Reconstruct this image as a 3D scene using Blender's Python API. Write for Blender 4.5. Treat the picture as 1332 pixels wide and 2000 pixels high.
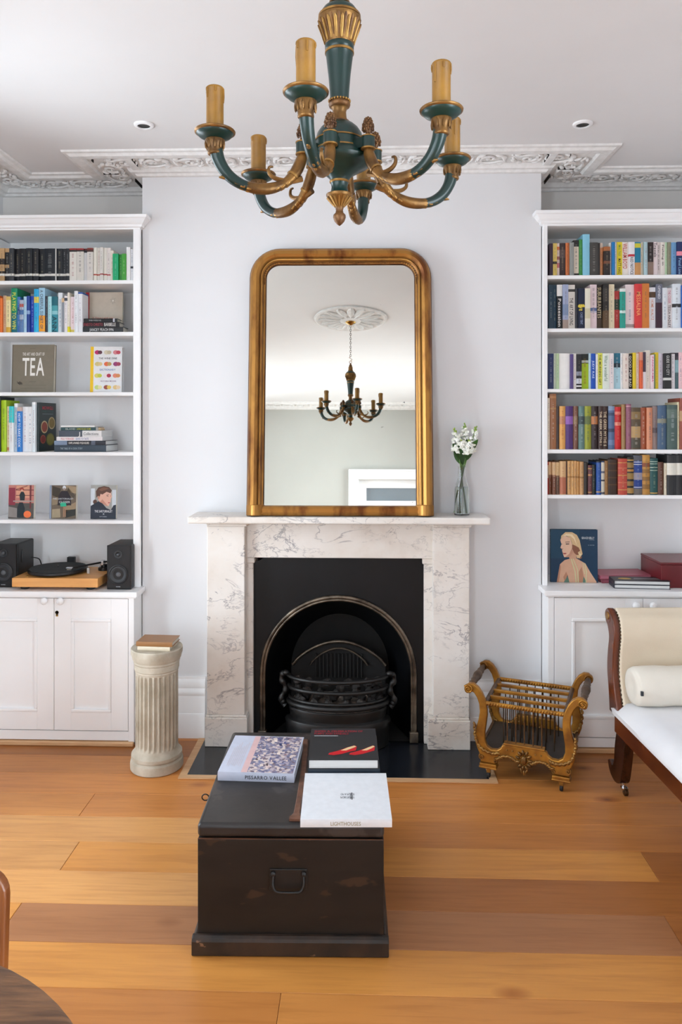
import bpy, math, random
from mathutils import Vector, Matrix, Euler

random.seed(7)
for _o in list(bpy.data.objects):
    bpy.data.objects.remove(_o)
SC = bpy.context.scene
COL = SC.collection
PI = math.pi

# ---------------------------------------------------------------- camera
F_PX, HORIZON, YAW, CAM_Z = 1440.0, 825.0, math.radians(1.83), 1.624
cam_data = bpy.data.cameras.new('camera')
cam_data.sensor_fit = 'VERTICAL'
cam_data.sensor_height = 36.0
cam_data.lens = F_PX * 36.0 / 2000.0
cam_data.shift_y = -(1000.0 - HORIZON) / 2000.0
cam_data.clip_start = 0.05
cam = bpy.data.objects.new('camera', cam_data)
cam.location = (0, 0, CAM_Z)
cam.rotation_euler = (PI / 2, 0, YAW)
COL.objects.link(cam)
SC.camera = cam

# ---------------------------------------------------------------- sky, daylight, exposure
world = bpy.data.worlds.new('sky')
SC.world = world
world.use_nodes = True
wn = world.node_tree.nodes
wn['Background'].inputs[0].default_value = (0.84, 0.945, 1.03, 1)
wn['Background'].inputs[1].default_value = 15.0
SC.view_settings.view_transform = 'Standard'
SC.view_settings.look = 'None'
SC.view_settings.gamma = 1.0
SC.view_settings.use_curve_mapping = False
SC.view_settings.exposure = 0.0


def portal(name, loc, rot, sx, sy):
    l = bpy.data.lights.new(name, 'AREA')
    l.shape = 'RECTANGLE'
    l.size, l.size_y = sx, sy
    l.cycles.is_portal = True
    o = bpy.data.objects.new(name, l)
    o.location = loc
    o.rotation_euler = rot
    COL.objects.link(o)


SC.cycles.max_bounces = 10
SC.cycles.diffuse_bounces = 6
SC.cycles.glossy_bounces = 5
SC.cycles.transmission_bounces = 8
SC.cycles.transparent_max_bounces = 8
SC.cycles.sample_clamp_indirect = 6.0
SC.cycles.caustics_reflective = False
SC.cycles.caustics_refractive = False
SC.cycles.use_denoising = True


def at(px, py, Y):
    """World point where the photograph's pixel meets the upright plane at distance Y."""
    u, v = (px - 666.0) / F_PX, -(py - HORIZON) / F_PX
    dx, dy = u * math.cos(YAW) - math.sin(YAW), u * math.sin(YAW) + math.cos(YAW)
    t = Y / dy
    return Vector((dx * t, Y, CAM_Z + v * t))


def atz(px, py, Z):
    """World point where the photograph's pixel meets the level plane at height Z."""
    u, v = (px - 666.0) / F_PX, -(py - HORIZON) / F_PX
    dx, dy = u * math.cos(YAW) - math.sin(YAW), u * math.sin(YAW) + math.cos(YAW)
    t = (Z - CAM_Z) / v
    return Vector((dx * t, dy * t, Z))


# ---------------------------------------------------------------- materials
def lin(c):
    out = []
    for x in c[:3]:
        x = x / 255.0
        out.append(x / 12.92 if x <= 0.04045 else ((x + 0.055) / 1.055) ** 2.4)
    return (*out, 1.0)


def hx(s):
    return tuple(int(s[i:i + 2], 16) for i in (0, 2, 4))


_mats = {}


def new_mat(name):
    m = bpy.data.materials.new(name)
    m.use_nodes = True
    nt = m.node_tree
    return m, nt, nt.nodes['Principled BSDF']


def node(nt, kind, **kw):
    n = nt.nodes.new(kind)
    for k, v in kw.items():
        setattr(n, k, v)
    return n


def mapped(nt, coord='Object', scale=(1, 1, 1), rand=False):
    tc = node(nt, 'ShaderNodeTexCoord')
    mp = node(nt, 'ShaderNodeMapping')
    mp.inputs['Scale'].default_value = scale
    src = tc.outputs[coord]
    if rand:
        oi = node(nt, 'ShaderNodeObjectInfo')
        mu = node(nt, 'ShaderNodeMath', operation='MULTIPLY')
        mu.inputs[1].default_value = 73.0
        nt.links.new(oi.outputs['Random'], mu.inputs[0])
        ad = node(nt, 'ShaderNodeVectorMath', operation='ADD')
        nt.links.new(src, ad.inputs[0])
        nt.links.new(mu.outputs[0], ad.inputs[1])
        src = ad.outputs[0]
    nt.links.new(src, mp.inputs['Vector'])
    return mp.outputs[0]


def noise(nt, vec, scale, detail=4, rough=0.55, dist=0.0):
    n = node(nt, 'ShaderNodeTexNoise')
    n.inputs['Scale'].default_value = scale
    n.inputs['Detail'].default_value = detail
    n.inputs['Roughness'].default_value = rough
    n.inputs['Distortion'].default_value = dist
    nt.links.new(vec, n.inputs['Vector'])
    return n.outputs['Fac']


def ramp(nt, fac, stops):
    r = node(nt, 'ShaderNodeValToRGB')
    e = r.color_ramp.elements
    while len(e) < len(stops):
        e.new(0.5)
    for el, (p, c) in zip(e, stops):
        el.position = p
        el.color = c if len(c) == 4 else lin(c)
    nt.links.new(fac, r.inputs[0])
    return r.outputs[0]


def mix(nt, fac, a, b, mode='MIX'):
    m = node(nt, 'ShaderNodeMix', data_type='RGBA', blend_type=mode)
    for sock, val in ((m.inputs[0], fac), (m.inputs[6], a), (m.inputs[7], b)):
        if hasattr(val, 'is_output'):
            nt.links.new(val, sock)
        else:
            sock.default_value = val
    return m.outputs[2]


def bump(nt, p, height, strength, dist=0.01):
    b = node(nt, 'ShaderNodeBump')
    b.inputs['Strength'].default_value = strength
    b.inputs['Distance'].default_value = dist
    nt.links.new(height, b.inputs['Height'])
    nt.links.new(b.outputs[0], p.inputs['Normal'])


def M(name, c1, c2=None, scale=6, rough=0.5, metal=0.0, bmp=0.0, stretch=(1, 1, 1), lo=0.35, hi=0.65, rand=False, spec=0.5, bscale=None):
    """A two-tone procedural material: c1 worn or grained towards c2 by noise."""
    if name in _mats:
        return _mats[name]
    m, nt, p = new_mat(name)
    vec = mapped(nt, 'Object', stretch, rand)
    n = noise(nt, vec, scale)
    c2 = c2 or tuple(max(0, int(x * 0.94)) for x in c1)
    nt.links.new(ramp(nt, n, [(lo, c1), (hi, c2)]), p.inputs['Base Color'])
    p.inputs['Roughness'].default_value = rough
    p.inputs['Metallic'].default_value = metal
    p.inputs['Specular IOR Level'].default_value = spec
    if bmp:
        h = noise(nt, vec, bscale or scale * 3)
        bump(nt, p, h, bmp, 0.004)
    _mats[name] = m
    return m


def print_mat(hexcol, rough=0.45):
    """Plain printed paper or cloth of one colour, faintly uneven."""
    key = 'print_' + hexcol
    c = hx(hexcol)
    return M(key, c, tuple(int(x * 0.975) for x in c), scale=40, rough=rough, spec=0.4)


WHITE_WALL = M('wall paint', (226, 226, 228), (223, 223, 225), scale=2, rough=0.75, bmp=0.03, bscale=120, spec=0.3)
CEIL = M('ceiling paint', (226, 225, 225), (223, 222, 222), scale=2, rough=0.85, spec=0.2)
ALCOVE = M('alcove wall paint', (224, 220, 216), (221, 217, 213), scale=2, rough=0.8, spec=0.2)
JOINERY = M('joinery paint', (245, 245, 246), (242, 242, 243), scale=3, rough=0.42, spec=0.4)
PLASTER = M('plaster ornament', (236, 235, 234), (224, 223, 221), scale=30, rough=0.8, bmp=0.2, spec=0.2)
DARK_GAP = M('dark gap', (38, 34, 32), rough=0.9)
CHROME = M('chrome', (205, 205, 208), rough=0.18, metal=1.0)
BRASS = M('brass', (190, 150, 80), (150, 112, 55), scale=20, rough=0.3, metal=1.0)
BLACK_PLASTIC = M('black plastic', (24, 25, 28), (20, 21, 24), rough=0.4)
BLACK_GLOSS = M('black gloss', (22, 23, 26), (18, 19, 22), rough=0.2)
RUBBER = M('rubber', (28, 28, 29), rough=0.7)
IRON = M('cast iron', (15, 15, 16), (24, 23, 23), scale=25, rough=0.42, bmp=0.15, spec=0.5)
IRON_PLATE = M('blackleaded plate', (8, 9, 11), (13, 14, 17), scale=7, rough=0.42, bmp=0.04, spec=0.28)
IRON_WORN = M('burnished iron', (128, 116, 102), (72, 64, 56), scale=14, rough=0.38, metal=0.85)
SOOT = M('sooty firebrick', (13, 12, 12), (22, 19, 18), scale=10, rough=0.85)
COAL = M('coal', (52, 46, 43), (22, 20, 20), scale=18, rough=0.75, bmp=0.6, rand=True)
ASH = M('ash', (150, 138, 128), (70, 62, 58), scale=30, rough=0.95)
SLATE = M('polished slate', (20, 22, 27), (28, 31, 37), scale=9, rough=0.22, bmp=0.02)
PAGES = M('paper edges', (226, 220, 206), (206, 198, 182), scale=6, rough=0.85, stretch=(180, 1, 1))
PAGES_WHITE = M('white paper edges', (232, 232, 230), (214, 214, 212), scale=6, rough=0.85, stretch=(160, 1, 160))
GREEN = M('green lacquer', (5, 43, 38), (4, 33, 30), scale=9, rough=0.33, bmp=0.05)
GILT = M('antique gilding', (132, 94, 46), (66, 44, 25), scale=26, rough=0.4, metal=0.65, bmp=0.25, lo=0.4, hi=0.75)
GILT_DARK = M('rubbed gilding', (122, 84, 46), (76, 48, 28), scale=30, rough=0.45, metal=0.5, bmp=0.35)
GILT_LINE = M('gilt line', (168, 128, 68), (120, 84, 42), scale=30, rough=0.38, metal=0.7)
CANDLE = M('mustard wax', (150, 104, 22), (120, 82, 16), scale=16, rough=0.5, bmp=0.15)
FRAME_GOLD = M('mirror gilding', (176, 126, 62), (112, 66, 34), scale=13, rough=0.38, metal=0.72, bmp=0.2, lo=0.48, hi=0.68, stretch=(1, 1, 0.3))
FRAME_EDGE = M('mirror edge', (70, 40, 20), (110, 70, 28), scale=20, rough=0.5, metal=0.3)
CANT_GOLD = M('canterbury gilding', (188, 132, 48), (130, 84, 34), scale=11, rough=0.4, metal=0.62, bmp=0.2)
CANT_DARK = M('bronzed wood', (98, 70, 44), (62, 42, 28), scale=20, rough=0.5, bmp=0.3)
BASE_BOARD = M('dark leather board', (52, 45, 40), (40, 34, 30), scale=14, rough=0.55)
MAHOG = M('mahogany', (112, 54, 26), (74, 32, 16), scale=5, rough=0.26, stretch=(14, 1, 1), bmp=0.05)
MAHOG_DARK = M('dark mahogany', (66, 32, 20), (44, 22, 15), scale=6, rough=0.26, stretch=(6, 6, 1))
LINEN = M('white cotton cover', (236, 236, 238), (230, 230, 233), scale=5, rough=0.92, bmp=0.25, bscale=350, spec=0.1)
CREAM = M('cream calico', (226, 212, 190), (220, 205, 182), scale=4, rough=0.92, bmp=0.25, bscale=350, spec=0.1)
BOLSTER_M = M('ivory cotton', (232, 226, 214), (226, 219, 206), scale=4, rough=0.92, bmp=0.25, bscale=350, spec=0.1)
STUD = M('studs', (96, 76, 56), (70, 54, 40), rough=0.35, metal=0.9)
TABLE_WOOD = M('weathered table top', (132, 92, 60), (84, 56, 36), scale=4, rough=0.5, stretch=(2, 22, 2), bmp=0.2)
CHAIR_WOOD = M('chair walnut', (140, 82, 40), (104, 56, 26), scale=5, rough=0.35, stretch=(16, 3, 1))
TURNTABLE_WOOD = M('beech plinth', (234, 172, 102), (222, 156, 86), scale=4, rough=0.4, stretch=(1, 12, 14))
CHEST = M('black painted chest', (38, 32, 28), (27, 23, 21), scale=4, rough=0.45, stretch=(1, 3, 3), bmp=0.12, lo=0.3, hi=0.7, spec=0.3)
CHEST_TOP = M('worn black lid', (42, 38, 37), (28, 25, 25), scale=6, rough=0.38, bmp=0.15)
CHEST_EDGE = M('rubbed chest edge', (58, 42, 32), (30, 24, 21), scale=12, rough=0.5, bmp=0.2)


def scuff(m, col, scale, thr, stretch=(1, 1, 1)):
    """Small chips and scratches of a paler colour over an existing material."""
    nt = m.node_tree
    p = nt.nodes['Principled BSDF']
    src = p.inputs['Base Color'].links[0].from_socket
    vec = mapped(nt, 'Object', stretch)
    k = ramp(nt, noise(nt, vec, scale, 3, 0.6), [(thr, (0, 0, 0, 1)), (thr + .03, (1, 1, 1, 1))])
    nt.links.new(mix(nt, k, src, lin(col)), p.inputs['Base Color'])


scuff(CHEST_TOP, (112, 104, 98), 38, .735, (1, .6, 1))
scuff(CHEST_TOP, (58, 52, 50), 7, .58)
scuff(CHEST, (104, 78, 60), 42, .74, (1, 1, .6))
scuff(CHEST, (58, 42, 32), 6, .60, (1, 1, 2))
scuff(CHEST_EDGE, (118, 88, 66), 34, .70, (.6, 1, 1))
SEAM = M('rubbed seam', (104, 64, 42), (52, 36, 28), scale=14, rough=.6)
LEATHER = M('brown leather', (116, 76, 56), (84, 54, 40), scale=22, rough=0.6, bmp=0.3)
BISCUIT = M('pale oak edging', (214, 172, 128), (198, 152, 108), scale=5, rough=0.5, stretch=(1, 12, 12))
BULB = M('lamp reflector', (70, 68, 66), rough=0.35, metal=0.6)
STONE = M('composite stone', (198, 190, 174), (168, 158, 140), scale=9, rough=0.85, bmp=0.35, bscale=60)
GREENLEAF = M('flower leaf', (50, 92, 34), (30, 62, 22), scale=18, rough=0.5, rand=True)
STEM_M = M('flower stem', (120, 158, 74), (92, 132, 56), scale=14, rough=0.5)
PETAL = M('white petals', (246, 246, 242), (236, 238, 226), scale=20, rough=0.7)
BUD = M('green buds', (170, 190, 84), (128, 156, 58), scale=20, rough=0.6)
CHAIN_M = M('bronze chain', (92, 74, 50), (66, 52, 36), rough=0.4, metal=0.8)
DOOR_GLASS = M('frosted door glass', (136, 146, 154), (128, 138, 146), scale=2, rough=0.3)


def make_marble():
    m, nt, p = new_mat('veined marble')
    vec = mapped(nt, 'Object', (1, 1, 1))
    W = (1, 1, 1, 1)
    dn = node(nt, 'ShaderNodeTexNoise')
    dn.inputs['Scale'].default_value = 5.0
    dn.inputs['Detail'].default_value = 6
    nt.links.new(vec, dn.inputs['Vector'])
    ds = node(nt, 'ShaderNodeVectorMath', operation='SCALE')
    ds.inputs['Scale'].default_value = 0.30
    nt.links.new(dn.outputs['Color'], ds.inputs[0])
    wv = node(nt, 'ShaderNodeVectorMath', operation='ADD')
    nt.links.new(vec, wv.inputs[0])
    nt.links.new(ds.outputs[0], wv.inputs[1])

    def veins(scale, width, dark):
        vo = node(nt, 'ShaderNodeTexVoronoi', feature='DISTANCE_TO_EDGE')
        vo.inputs['Scale'].default_value = scale
        nt.links.new(wv.outputs[0], vo.inputs['Vector'])
        return ramp(nt, vo.outputs['Distance'], [(0.0, dark), (width, W)])
    dg_ = node(nt, 'ShaderNodeMapping')
    dg_.inputs['Rotation'].default_value = (0, math.radians(35), 0)
    dg_.inputs['Scale'].default_value = (1.0, 1.0, 1.9)
    nt.links.new(vec, dg_.inputs[0])

    def ridged(scale, half, dark, seed):
        n_ = noise(nt, dg_.outputs[0], scale, 7, 0.58, seed)
        return ramp(nt, n_, [(0.5 - half, W), (0.4985, dark), (0.5015, dark), (0.5 + half, W)])
    v1 = ridged(3.4, 0.014, (0.42, 0.42, 0.46, 1), 0.9)
    v2 = ridged(6.5, 0.012, (0.52, 0.52, 0.55, 1), 0.5)
    n3 = noise(nt, vec, 2.6, 5, 0.6)
    base = ramp(nt, n3, [(0.35, (232, 228, 223)), (0.55, (224, 217, 209)), (0.75, (205, 192, 180))])
    g1 = ramp(nt, noise(nt, vec, 3.1, 3), [(0.45, (0, 0, 0, 1)), (0.62, W)])
    g2 = ramp(nt, noise(nt, wv.outputs[0], 4.3, 3), [(0.48, (0, 0, 0, 1)), (0.64, W)])
    c = mix(nt, g1, base, mix(nt, 1.0, base, v1, 'MULTIPLY'))
    c = mix(nt, g2, c, mix(nt, 1.0, c, v2, 'MULTIPLY'))
    nt.links.new(c, p.inputs['Base Color'])
    p.inputs['Roughness'].default_value = 0.32
    return m


MARBLE = make_marble()


def make_oak():
    """Oak boards: tone from each plank's own object colour, grain and knots from noise."""
    m, nt, p = new_mat('oiled oak')
    oi = node(nt, 'ShaderNodeObjectInfo')
    vec = mapped(nt, 'Object', (1, 1, 1), True)
    st = node(nt, 'ShaderNodeMapping')
    st.inputs['Scale'].default_value = (1.6, 26, 26)
    nt.links.new(vec, st.inputs[0])
    g = noise(nt, st.outputs[0], 2.2, 6, 0.6, 0.4)
    grain = ramp(nt, g, [(0.3, (0.84, 0.79, 0.74, 1)), (0.55, (1, 1, 1, 1)), (0.75, (1.0, 0.98, 0.95, 1))])
    s2 = node(nt, 'ShaderNodeMapping')
    s2.inputs['Scale'].default_value = (0.7, 5, 5)
    nt.links.new(vec, s2.inputs[0])
    b = noise(nt, s2.outputs[0], 2.0, 3, 0.5, 0.6)
    broad = ramp(nt, b, [(0.3, (0.86, 0.82, 0.78, 1)), (0.6, (1, 1, 1, 1)), (0.8, (1.0, 1.0, 1.0, 1))])
    vo = node(nt, 'ShaderNodeTexVoronoi')
    vo.inputs['Scale'].default_value = 1.9
    s3 = node(nt, 'ShaderNodeMapping')
    s3.inputs['Scale'].default_value = (1.0, 2.0, 0.0)
    nt.links.new(vec, s3.inputs[0])
    nt.links.new(s3.outputs[0], vo.inputs['Vector'])
    kn = ramp(nt, vo.outputs['Distance'], [(0.018, (0.16, 0.09, 0.05, 1)), (0.045, (0.55, 0.40, 0.28, 1)), (0.13, (1, 1, 1, 1))])
    c = mix(nt, 1.0, oi.outputs['Color'], grain, 'MULTIPLY')
    c = mix(nt, 1.0, c, broad, 'MULTIPLY')
    c = mix(nt, 0.9, c, kn, 'MULTIPLY')
    nt.links.new(c, p.inputs['Base Color'])
    p.inputs['Roughness'].default_value = 0.40
    bump(nt, p, g, 0.06, 0.002)
    return m


OAK = make_oak()


def make_mirror():
    m, nt, p = new_mat('old mirror glass')
    vec = mapped(nt, 'Object', (1, 1, 1))
    vo = node(nt, 'ShaderNodeTexVoronoi')
    vo.inputs['Scale'].default_value = 9.0
    n = noise(nt, vec, 6, 4)
    wv = node(nt, 'ShaderNodeVectorMath', operation='ADD')
    nt.links.new(vec, wv.inputs[0])
    nt.links.new(n, wv.inputs[1])
    nt.links.new(wv.outputs[0], vo.inputs['Vector'])
    spot = ramp(nt, vo.outputs['Distance'], [(0.035, (1, 1, 1, 1)), (0.05, (0, 0, 0, 1))])
    n2 = noise(nt, vec, 2.3, 2)
    gate = ramp(nt, n2, [(0.54, (0, 0, 0, 1)), (0.57, (1, 1, 1, 1))])
    k = mix(nt, 1.0, spot, gate, 'MULTIPLY')
    col = mix(nt, k, (0.77, 0.77, 0.725, 1), (0.03, 0.03, 0.03, 1))
    nt.links.new(col, p.inputs['Base Color'])
    p.inputs['Metallic'].default_value = 1.0
    p.inputs['Roughness'].default_value = 0.012
    return m


MIRROR = make_mirror()


def make_glass(name, tint, rough=0.0):
    m, nt, p = new_mat(name)
    p.inputs['Base Color'].default_value = tint
    p.inputs['Transmission Weight'].default_value = 1.0
    p.inputs['Roughness'].default_value = rough
    p.inputs['IOR'].default_value = 1.45
    return m


VASE_GLASS = make_glass('vase glass', (0.97, 1.0, 0.98, 1))
WATER = make_glass('water', (0.95, 1.0, 0.94, 1))


def make_pane():
    m, nt, p = new_mat('window glass')
    t = node(nt, 'ShaderNodeBsdfTransparent')
    g = node(nt, 'ShaderNodeBsdfGlossy')
    g.inputs['Roughness'].default_value = 0.02
    fr = node(nt, 'ShaderNodeFresnel')
    fr.inputs[0].default_value = 1.3
    mx = node(nt, 'ShaderNodeMixShader')
    nt.links.new(fr.outputs[0], mx.inputs[0])
    nt.links.new(t.outputs[0], mx.inputs[1])
    nt.links.new(g.outputs[0], mx.inputs[2])
    nt.links.new(mx.outputs[0], nt.nodes['Material Output'].inputs[0])
    return m


PANE = make_pane()


def make_painting():
    m, nt, p = new_mat('painted street scene print')
    vec = mapped(nt, 'Object', (1, 1, 1))
    vo = node(nt, 'ShaderNodeTexVoronoi')
    vo.inputs['Scale'].default_value = 95
    n = noise(nt, vec, 30, 4, 0.6, 0.5)
    ad = node(nt, 'ShaderNodeVectorMath', operation='MULTIPLY_ADD')
    ad.inputs[1].default_value = (1, 1, 1)
    nt.links.new(vec, ad.inputs[0])
    mu = node(nt, 'ShaderNodeVectorMath', operation='SCALE')
    mu.inputs['Scale'].default_value = 0.02
    nt.links.new(n, mu.inputs[0])
    nt.links.new(mu.outputs[0], ad.inputs[2])
    nt.links.new(ad.outputs[0], vo.inputs['Vector'])
    sp = node(nt, 'ShaderNodeSeparateColor')
    nt.links.new(vo.outputs['Color'], sp.inputs[0])
    c = ramp(nt, sp.outputs[0], [(0.0, (98, 98, 128)), (0.25, (134, 136, 166)), (0.42, (112, 94, 104)), (0.58, (160, 150, 170)), (0.75, (194, 180, 184)), (0.92, (220, 204, 198))])
    nt.links.new(c, p.inputs['Base Color'])
    p.inputs['Roughness'].default_value = 0.25
    return m


PAINTING = make_painting()


# ---------------------------------------------------------------- mesh builder
class MB:
    def __init__(self, m=None):
        self.v, self.f, self.mi, self.mats, self.cur = [], [], [], [], 0
        if m is not None:
            self.use(m)

    def use(self, m):
        if m not in self.mats:
            self.mats.append(m)
        self.cur = self.mats.index(m)
        return self

    def add(self, verts, faces):
        b = len(self.v)
        self.v += [tuple(p) for p in verts]
        for f in faces:
            self.f.append(tuple(b + i for i in f))
            self.mi.append(self.cur)
        return self

    def box(self, x0, x1, y0, y1, z0, z1):
        vs = [(x0, y0, z0), (x1, y0, z0), (x1, y1, z0), (x0, y1, z0), (x0, y0, z1), (x1, y0, z1), (x1, y1, z1), (x0, y1, z1)]
        return self.add(vs, [(0, 3, 2, 1), (4, 5, 6, 7), (0, 1, 5, 4), (1, 2, 6, 5), (2, 3, 7, 6), (3, 0, 4, 7)])

    def prism(self, pts, fn, d0, d1):
        """Closed outline pts in 2-D, placed by fn(a, b, d), extruded from d0 to d1."""
        n = len(pts)
        vs = [fn(a, b, d0) for a, b in pts] + [fn(a, b, d1) for a, b in pts]
        fs = [tuple(range(n))[::-1], tuple(range(n, 2 * n))]
        fs += [(i, (i + 1) % n, n + (i + 1) % n, n + i) for i in range(n)]
        return self.add(vs, fs)

    def lathe(self, prof, c=(0, 0, 0), seg=24, ax=2, cap=True):
        """Profile of (radius, height) turned about an axis through c."""
        vs, fs = [], []
        for r, h in prof:
            for k in range(seg):
                a = 2 * PI * k / seg
                p = [0, 0, 0]
                p[(ax + 1) % 3], p[(ax + 2) % 3], p[ax] = r * math.cos(a), r * math.sin(a), h
                vs.append((c[0] + p[0], c[1] + p[1], c[2] + p[2]))
        n = len(prof)
        for i in range(n - 1):
            for k in range(seg):
                k2 = (k + 1) % seg
                fs.append((i * seg + k, i * seg + k2, (i + 1) * seg + k2, (i + 1) * seg + k))
        if cap:
            fs.append(tuple(range(seg))[::-1])
            fs.append(tuple(range((n - 1) * seg, n * seg)))
        return self.add(vs, fs)

    def tube(self, path, rad, seg=10, flat=1.0, cap=True, up=None):
        path = [Vector(p) for p in path]
        n = len(path)
        if not hasattr(rad, '__len__'):
            rad = [rad] * n
        tan = [(path[min(i + 1, n - 1)] - path[max(i - 1, 0)]).normalized() for i in range(n)]
        ref = Vector(up) if up else (Vector((0, 0, 1)) if abs(tan[0].z) < 0.9 else Vector((1, 0, 0)))
        a = (ref - tan[0] * ref.dot(tan[0])).normalized()
        vs, fs = [], []
        for i in range(n):
            a = (a - tan[i] * a.dot(tan[i])).normalized()
            b = tan[i].cross(a)
            for k in range(seg):
                t = 2 * PI * k / seg
                vs.append(path[i] + a * (rad[i] * math.cos(t)) + b * (rad[i] * flat * math.sin(t)))
        for i in range(n - 1):
            for k in range(seg):
                k2 = (k + 1) % seg
                fs.append((i * seg + k, i * seg + k2, (i + 1) * seg + k2, (i + 1) * seg + k))
        if cap:
            fs.append(tuple(range(seg))[::-1])
            fs.append(tuple(range((n - 1) * seg, n * seg)))
        return self.add(vs, fs)

    def ball(self, c, r, seg=10, rings=6, rot=None):
        r = r if hasattr(r, '__len__') else (r, r, r)
        vs, fs = [], []
        for i in range(rings + 1):
            t = PI * i / rings
            for k in range(seg):
                a = 2 * PI * k / seg
                p = Vector((r[0] * math.sin(t) * math.cos(a), r[1] * math.sin(t) * math.sin(a), r[2] * math.cos(t)))
                if rot is not None:
                    p = rot @ p
                vs.append(p + Vector(c))
        for i in range(rings):
            for k in range(seg):
                k2 = (k + 1) % seg
                fs.append((i * seg + k, (i + 1) * seg + k, (i + 1) * seg + k2, i * seg + k2))
        return self.add(vs, fs)

    def poly(self, pts, fn):
        vs = [fn(a, b) for a, b in pts]
        return self.add(vs, [tuple(range(len(vs)))])

    def build(self, name, parent=None, smooth=None, bev=0.0, bseg=2, local=False, subsurf=0):
        """ONE mesh object. smooth: angle in degrees under which edges shade smooth."""
        off = Vector((0, 0, 0))
        if parent is None:
            xs, ys, zs = zip(*self.v)
            off = Vector(((min(xs) + max(xs)) / 2, (min(ys) + max(ys)) / 2, min(zs)))
        elif not local:
            q = parent
            while q is not None:
                off += q.location
                q = q.parent
        me = bpy.data.meshes.new(name)
        me.from_pydata([(x - off.x, y - off.y, z - off.z) for x, y, z in self.v], [], self.f)
        for m in self.mats:
            me.materials.append(m)
        me.polygons.foreach_set('material_index', self.mi)
        me.update()
        if smooth:
            me.polygons.foreach_set('use_smooth', [True] * len(me.polygons))
            me.set_sharp_from_angle(angle=math.radians(smooth))
        o = bpy.data.objects.new(name, me)
        COL.objects.link(o)
        if parent is None:
            o.location = off
        else:
            o.parent = parent
        if bev:
            b = o.modifiers.new('edge', 'BEVEL')
            b.width, b.segments, b.limit_method, b.angle_limit = bev, bseg, 'ANGLE', math.radians(40)
        if subsurf:
            s = o.modifiers.new('smooth', 'SUBSURF')
            s.levels = s.render_levels = subsurf
        return o


def tag(o, label=None, cat=None, group=None, kind=None):
    for k, v in (('label', label), ('category', cat), ('group', group), ('kind', kind)):
        if v:
            o[k] = v
    return o


def thing(name, loc, label, cat, group=None, rot=(0, 0, 0)):
    o = bpy.data.objects.new(name, None)
    o.empty_display_size = 0.05
    o.location = loc
    o.rotation_euler = rot
    COL.objects.link(o)
    return tag(o, label, cat, group)


def struct(o):
    return tag(o, kind='structure')


def copy_part(o, parent):
    c = o.copy()
    COL.objects.link(c)
    c.parent = parent
    return c


def spline(pts, n=8):
    """Catmull-Rom through pts (any dimension)."""
    out = []
    P = [pts[0]] + list(pts) + [pts[-1]]
    for i in range(1, len(P) - 2):
        for k in range(n):
            t = k / n
            out.append(tuple(0.5 * ((2 * b) + (c - a) * t + (2 * a - 5 * b + 4 * c - d) * t * t + (3 * b - a - 3 * c + d) * t ** 3)
                             for a, b, c, d in zip(P[i - 1], P[i], P[i + 1], P[i + 2])))
    out.append(tuple(pts[-1]))
    return out


# ---------------------------------------------------------------- lettering: the built-in font, one flat outline per character
GLYPH = {}


def load_glyphs():
    chars = 'ABCDEFGHIJKLMNOPQRSTUVWXYZabcdefghijklmnopqrstuvwxyz0123456789.,&*-+?!'
    tmp = []
    for ch in chars:
        cu = bpy.data.curves.new('glyph', 'FONT')
        cu.body = ch
        cu.size = 1.0
        cu.resolution_u = 2
        cu.offset = 0.012
        o = bpy.data.objects.new('glyph', cu)
        COL.objects.link(o)
        tmp.append((ch, o, cu))
    dg = bpy.context.evaluated_depsgraph_get()
    dg.update()
    for ch, o, cu in tmp:
        me = bpy.data.meshes.new_from_object(o.evaluated_get(dg))
        vs = [(v.co.x, v.co.y) for v in me.vertices]
        fs = [tuple(p.vertices) for p in me.polygons]
        x0, x1 = min(x for x, y in vs), max(x for x, y in vs)
        GLYPH[ch] = ([(x - x0, y) for x, y in vs], fs, x1 - x0)
        bpy.data.meshes.remove(me)
    for ch, o, cu in tmp:
        bpy.data.objects.remove(o)
        bpy.data.curves.remove(cu)


load_glyphs()


def write(mb, s, fn, x0, x1, y0, y1, keep=False):
    """Set s in the rectangle x0..x1, y0..y1 of a plane mapped by fn(x, y)."""
    items, x = [], 0.0
    for ch in s:
        if ch == ' ':
            x += 0.32
            continue
        g = GLYPH.get(ch)
        if g is None:
            continue
        items.append((x, g))
        x += g[2] + 0.085
    tot = x - 0.085
    low = -0.2 if any(c in 'gjpqy,' for c in s) else 0.0
    top = 0.72
    sy = (y1 - y0) / (top - low)
    sx = (x1 - x0) / tot
    if keep:
        sx = min(sx, sy * 1.1)
        x0 = (x0 + x1) / 2 - tot * sx / 2
    for gx, (vs, fs, w) in items:
        mb.add([fn(x0 + (gx + a) * sx, y0 + (b - low) * sy) for a, b in vs], fs)
# ================================================================ THE ROOM
XL, XR, YB, YBR, YAL, ZC = -2.04, 1.95, -1.9, 3.79, 4.10, 2.93
BX0, BX1 = at(278, 700, YBR).x, at(1057, 600, YBR).x          # chimney breast edges

# daylight enters by two tall windows in the left wall, plus two unseen windows added behind the camera for fill
WIN = [(-1.25, -0.1), (2.2, 3.0)]
BWX0, BWX1 = -1.98, -1.22
RWY0, RWY1 = -1.2, 0.6
WZ0, WZ1 = 0.25, 2.68
for _q, (_a, _b) in enumerate(WIN):
    portal('daylight', (XL - 0.27, (_a + _b) / 2, 1.465), (0, -PI / 2, 0), 2.45, _b - _a + .02)
portal('daylight', (XR + 0.27, (RWY0 + RWY1) / 2, 1.465), (0, PI / 2, 0), 2.45, RWY1 - RWY0 + .02)
portal('daylight', ((BWX0 + BWX1) / 2, YB - 0.27, 1.465), (PI / 2, 0, 0), BWX1 - BWX0 + .02, 2.45)

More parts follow.
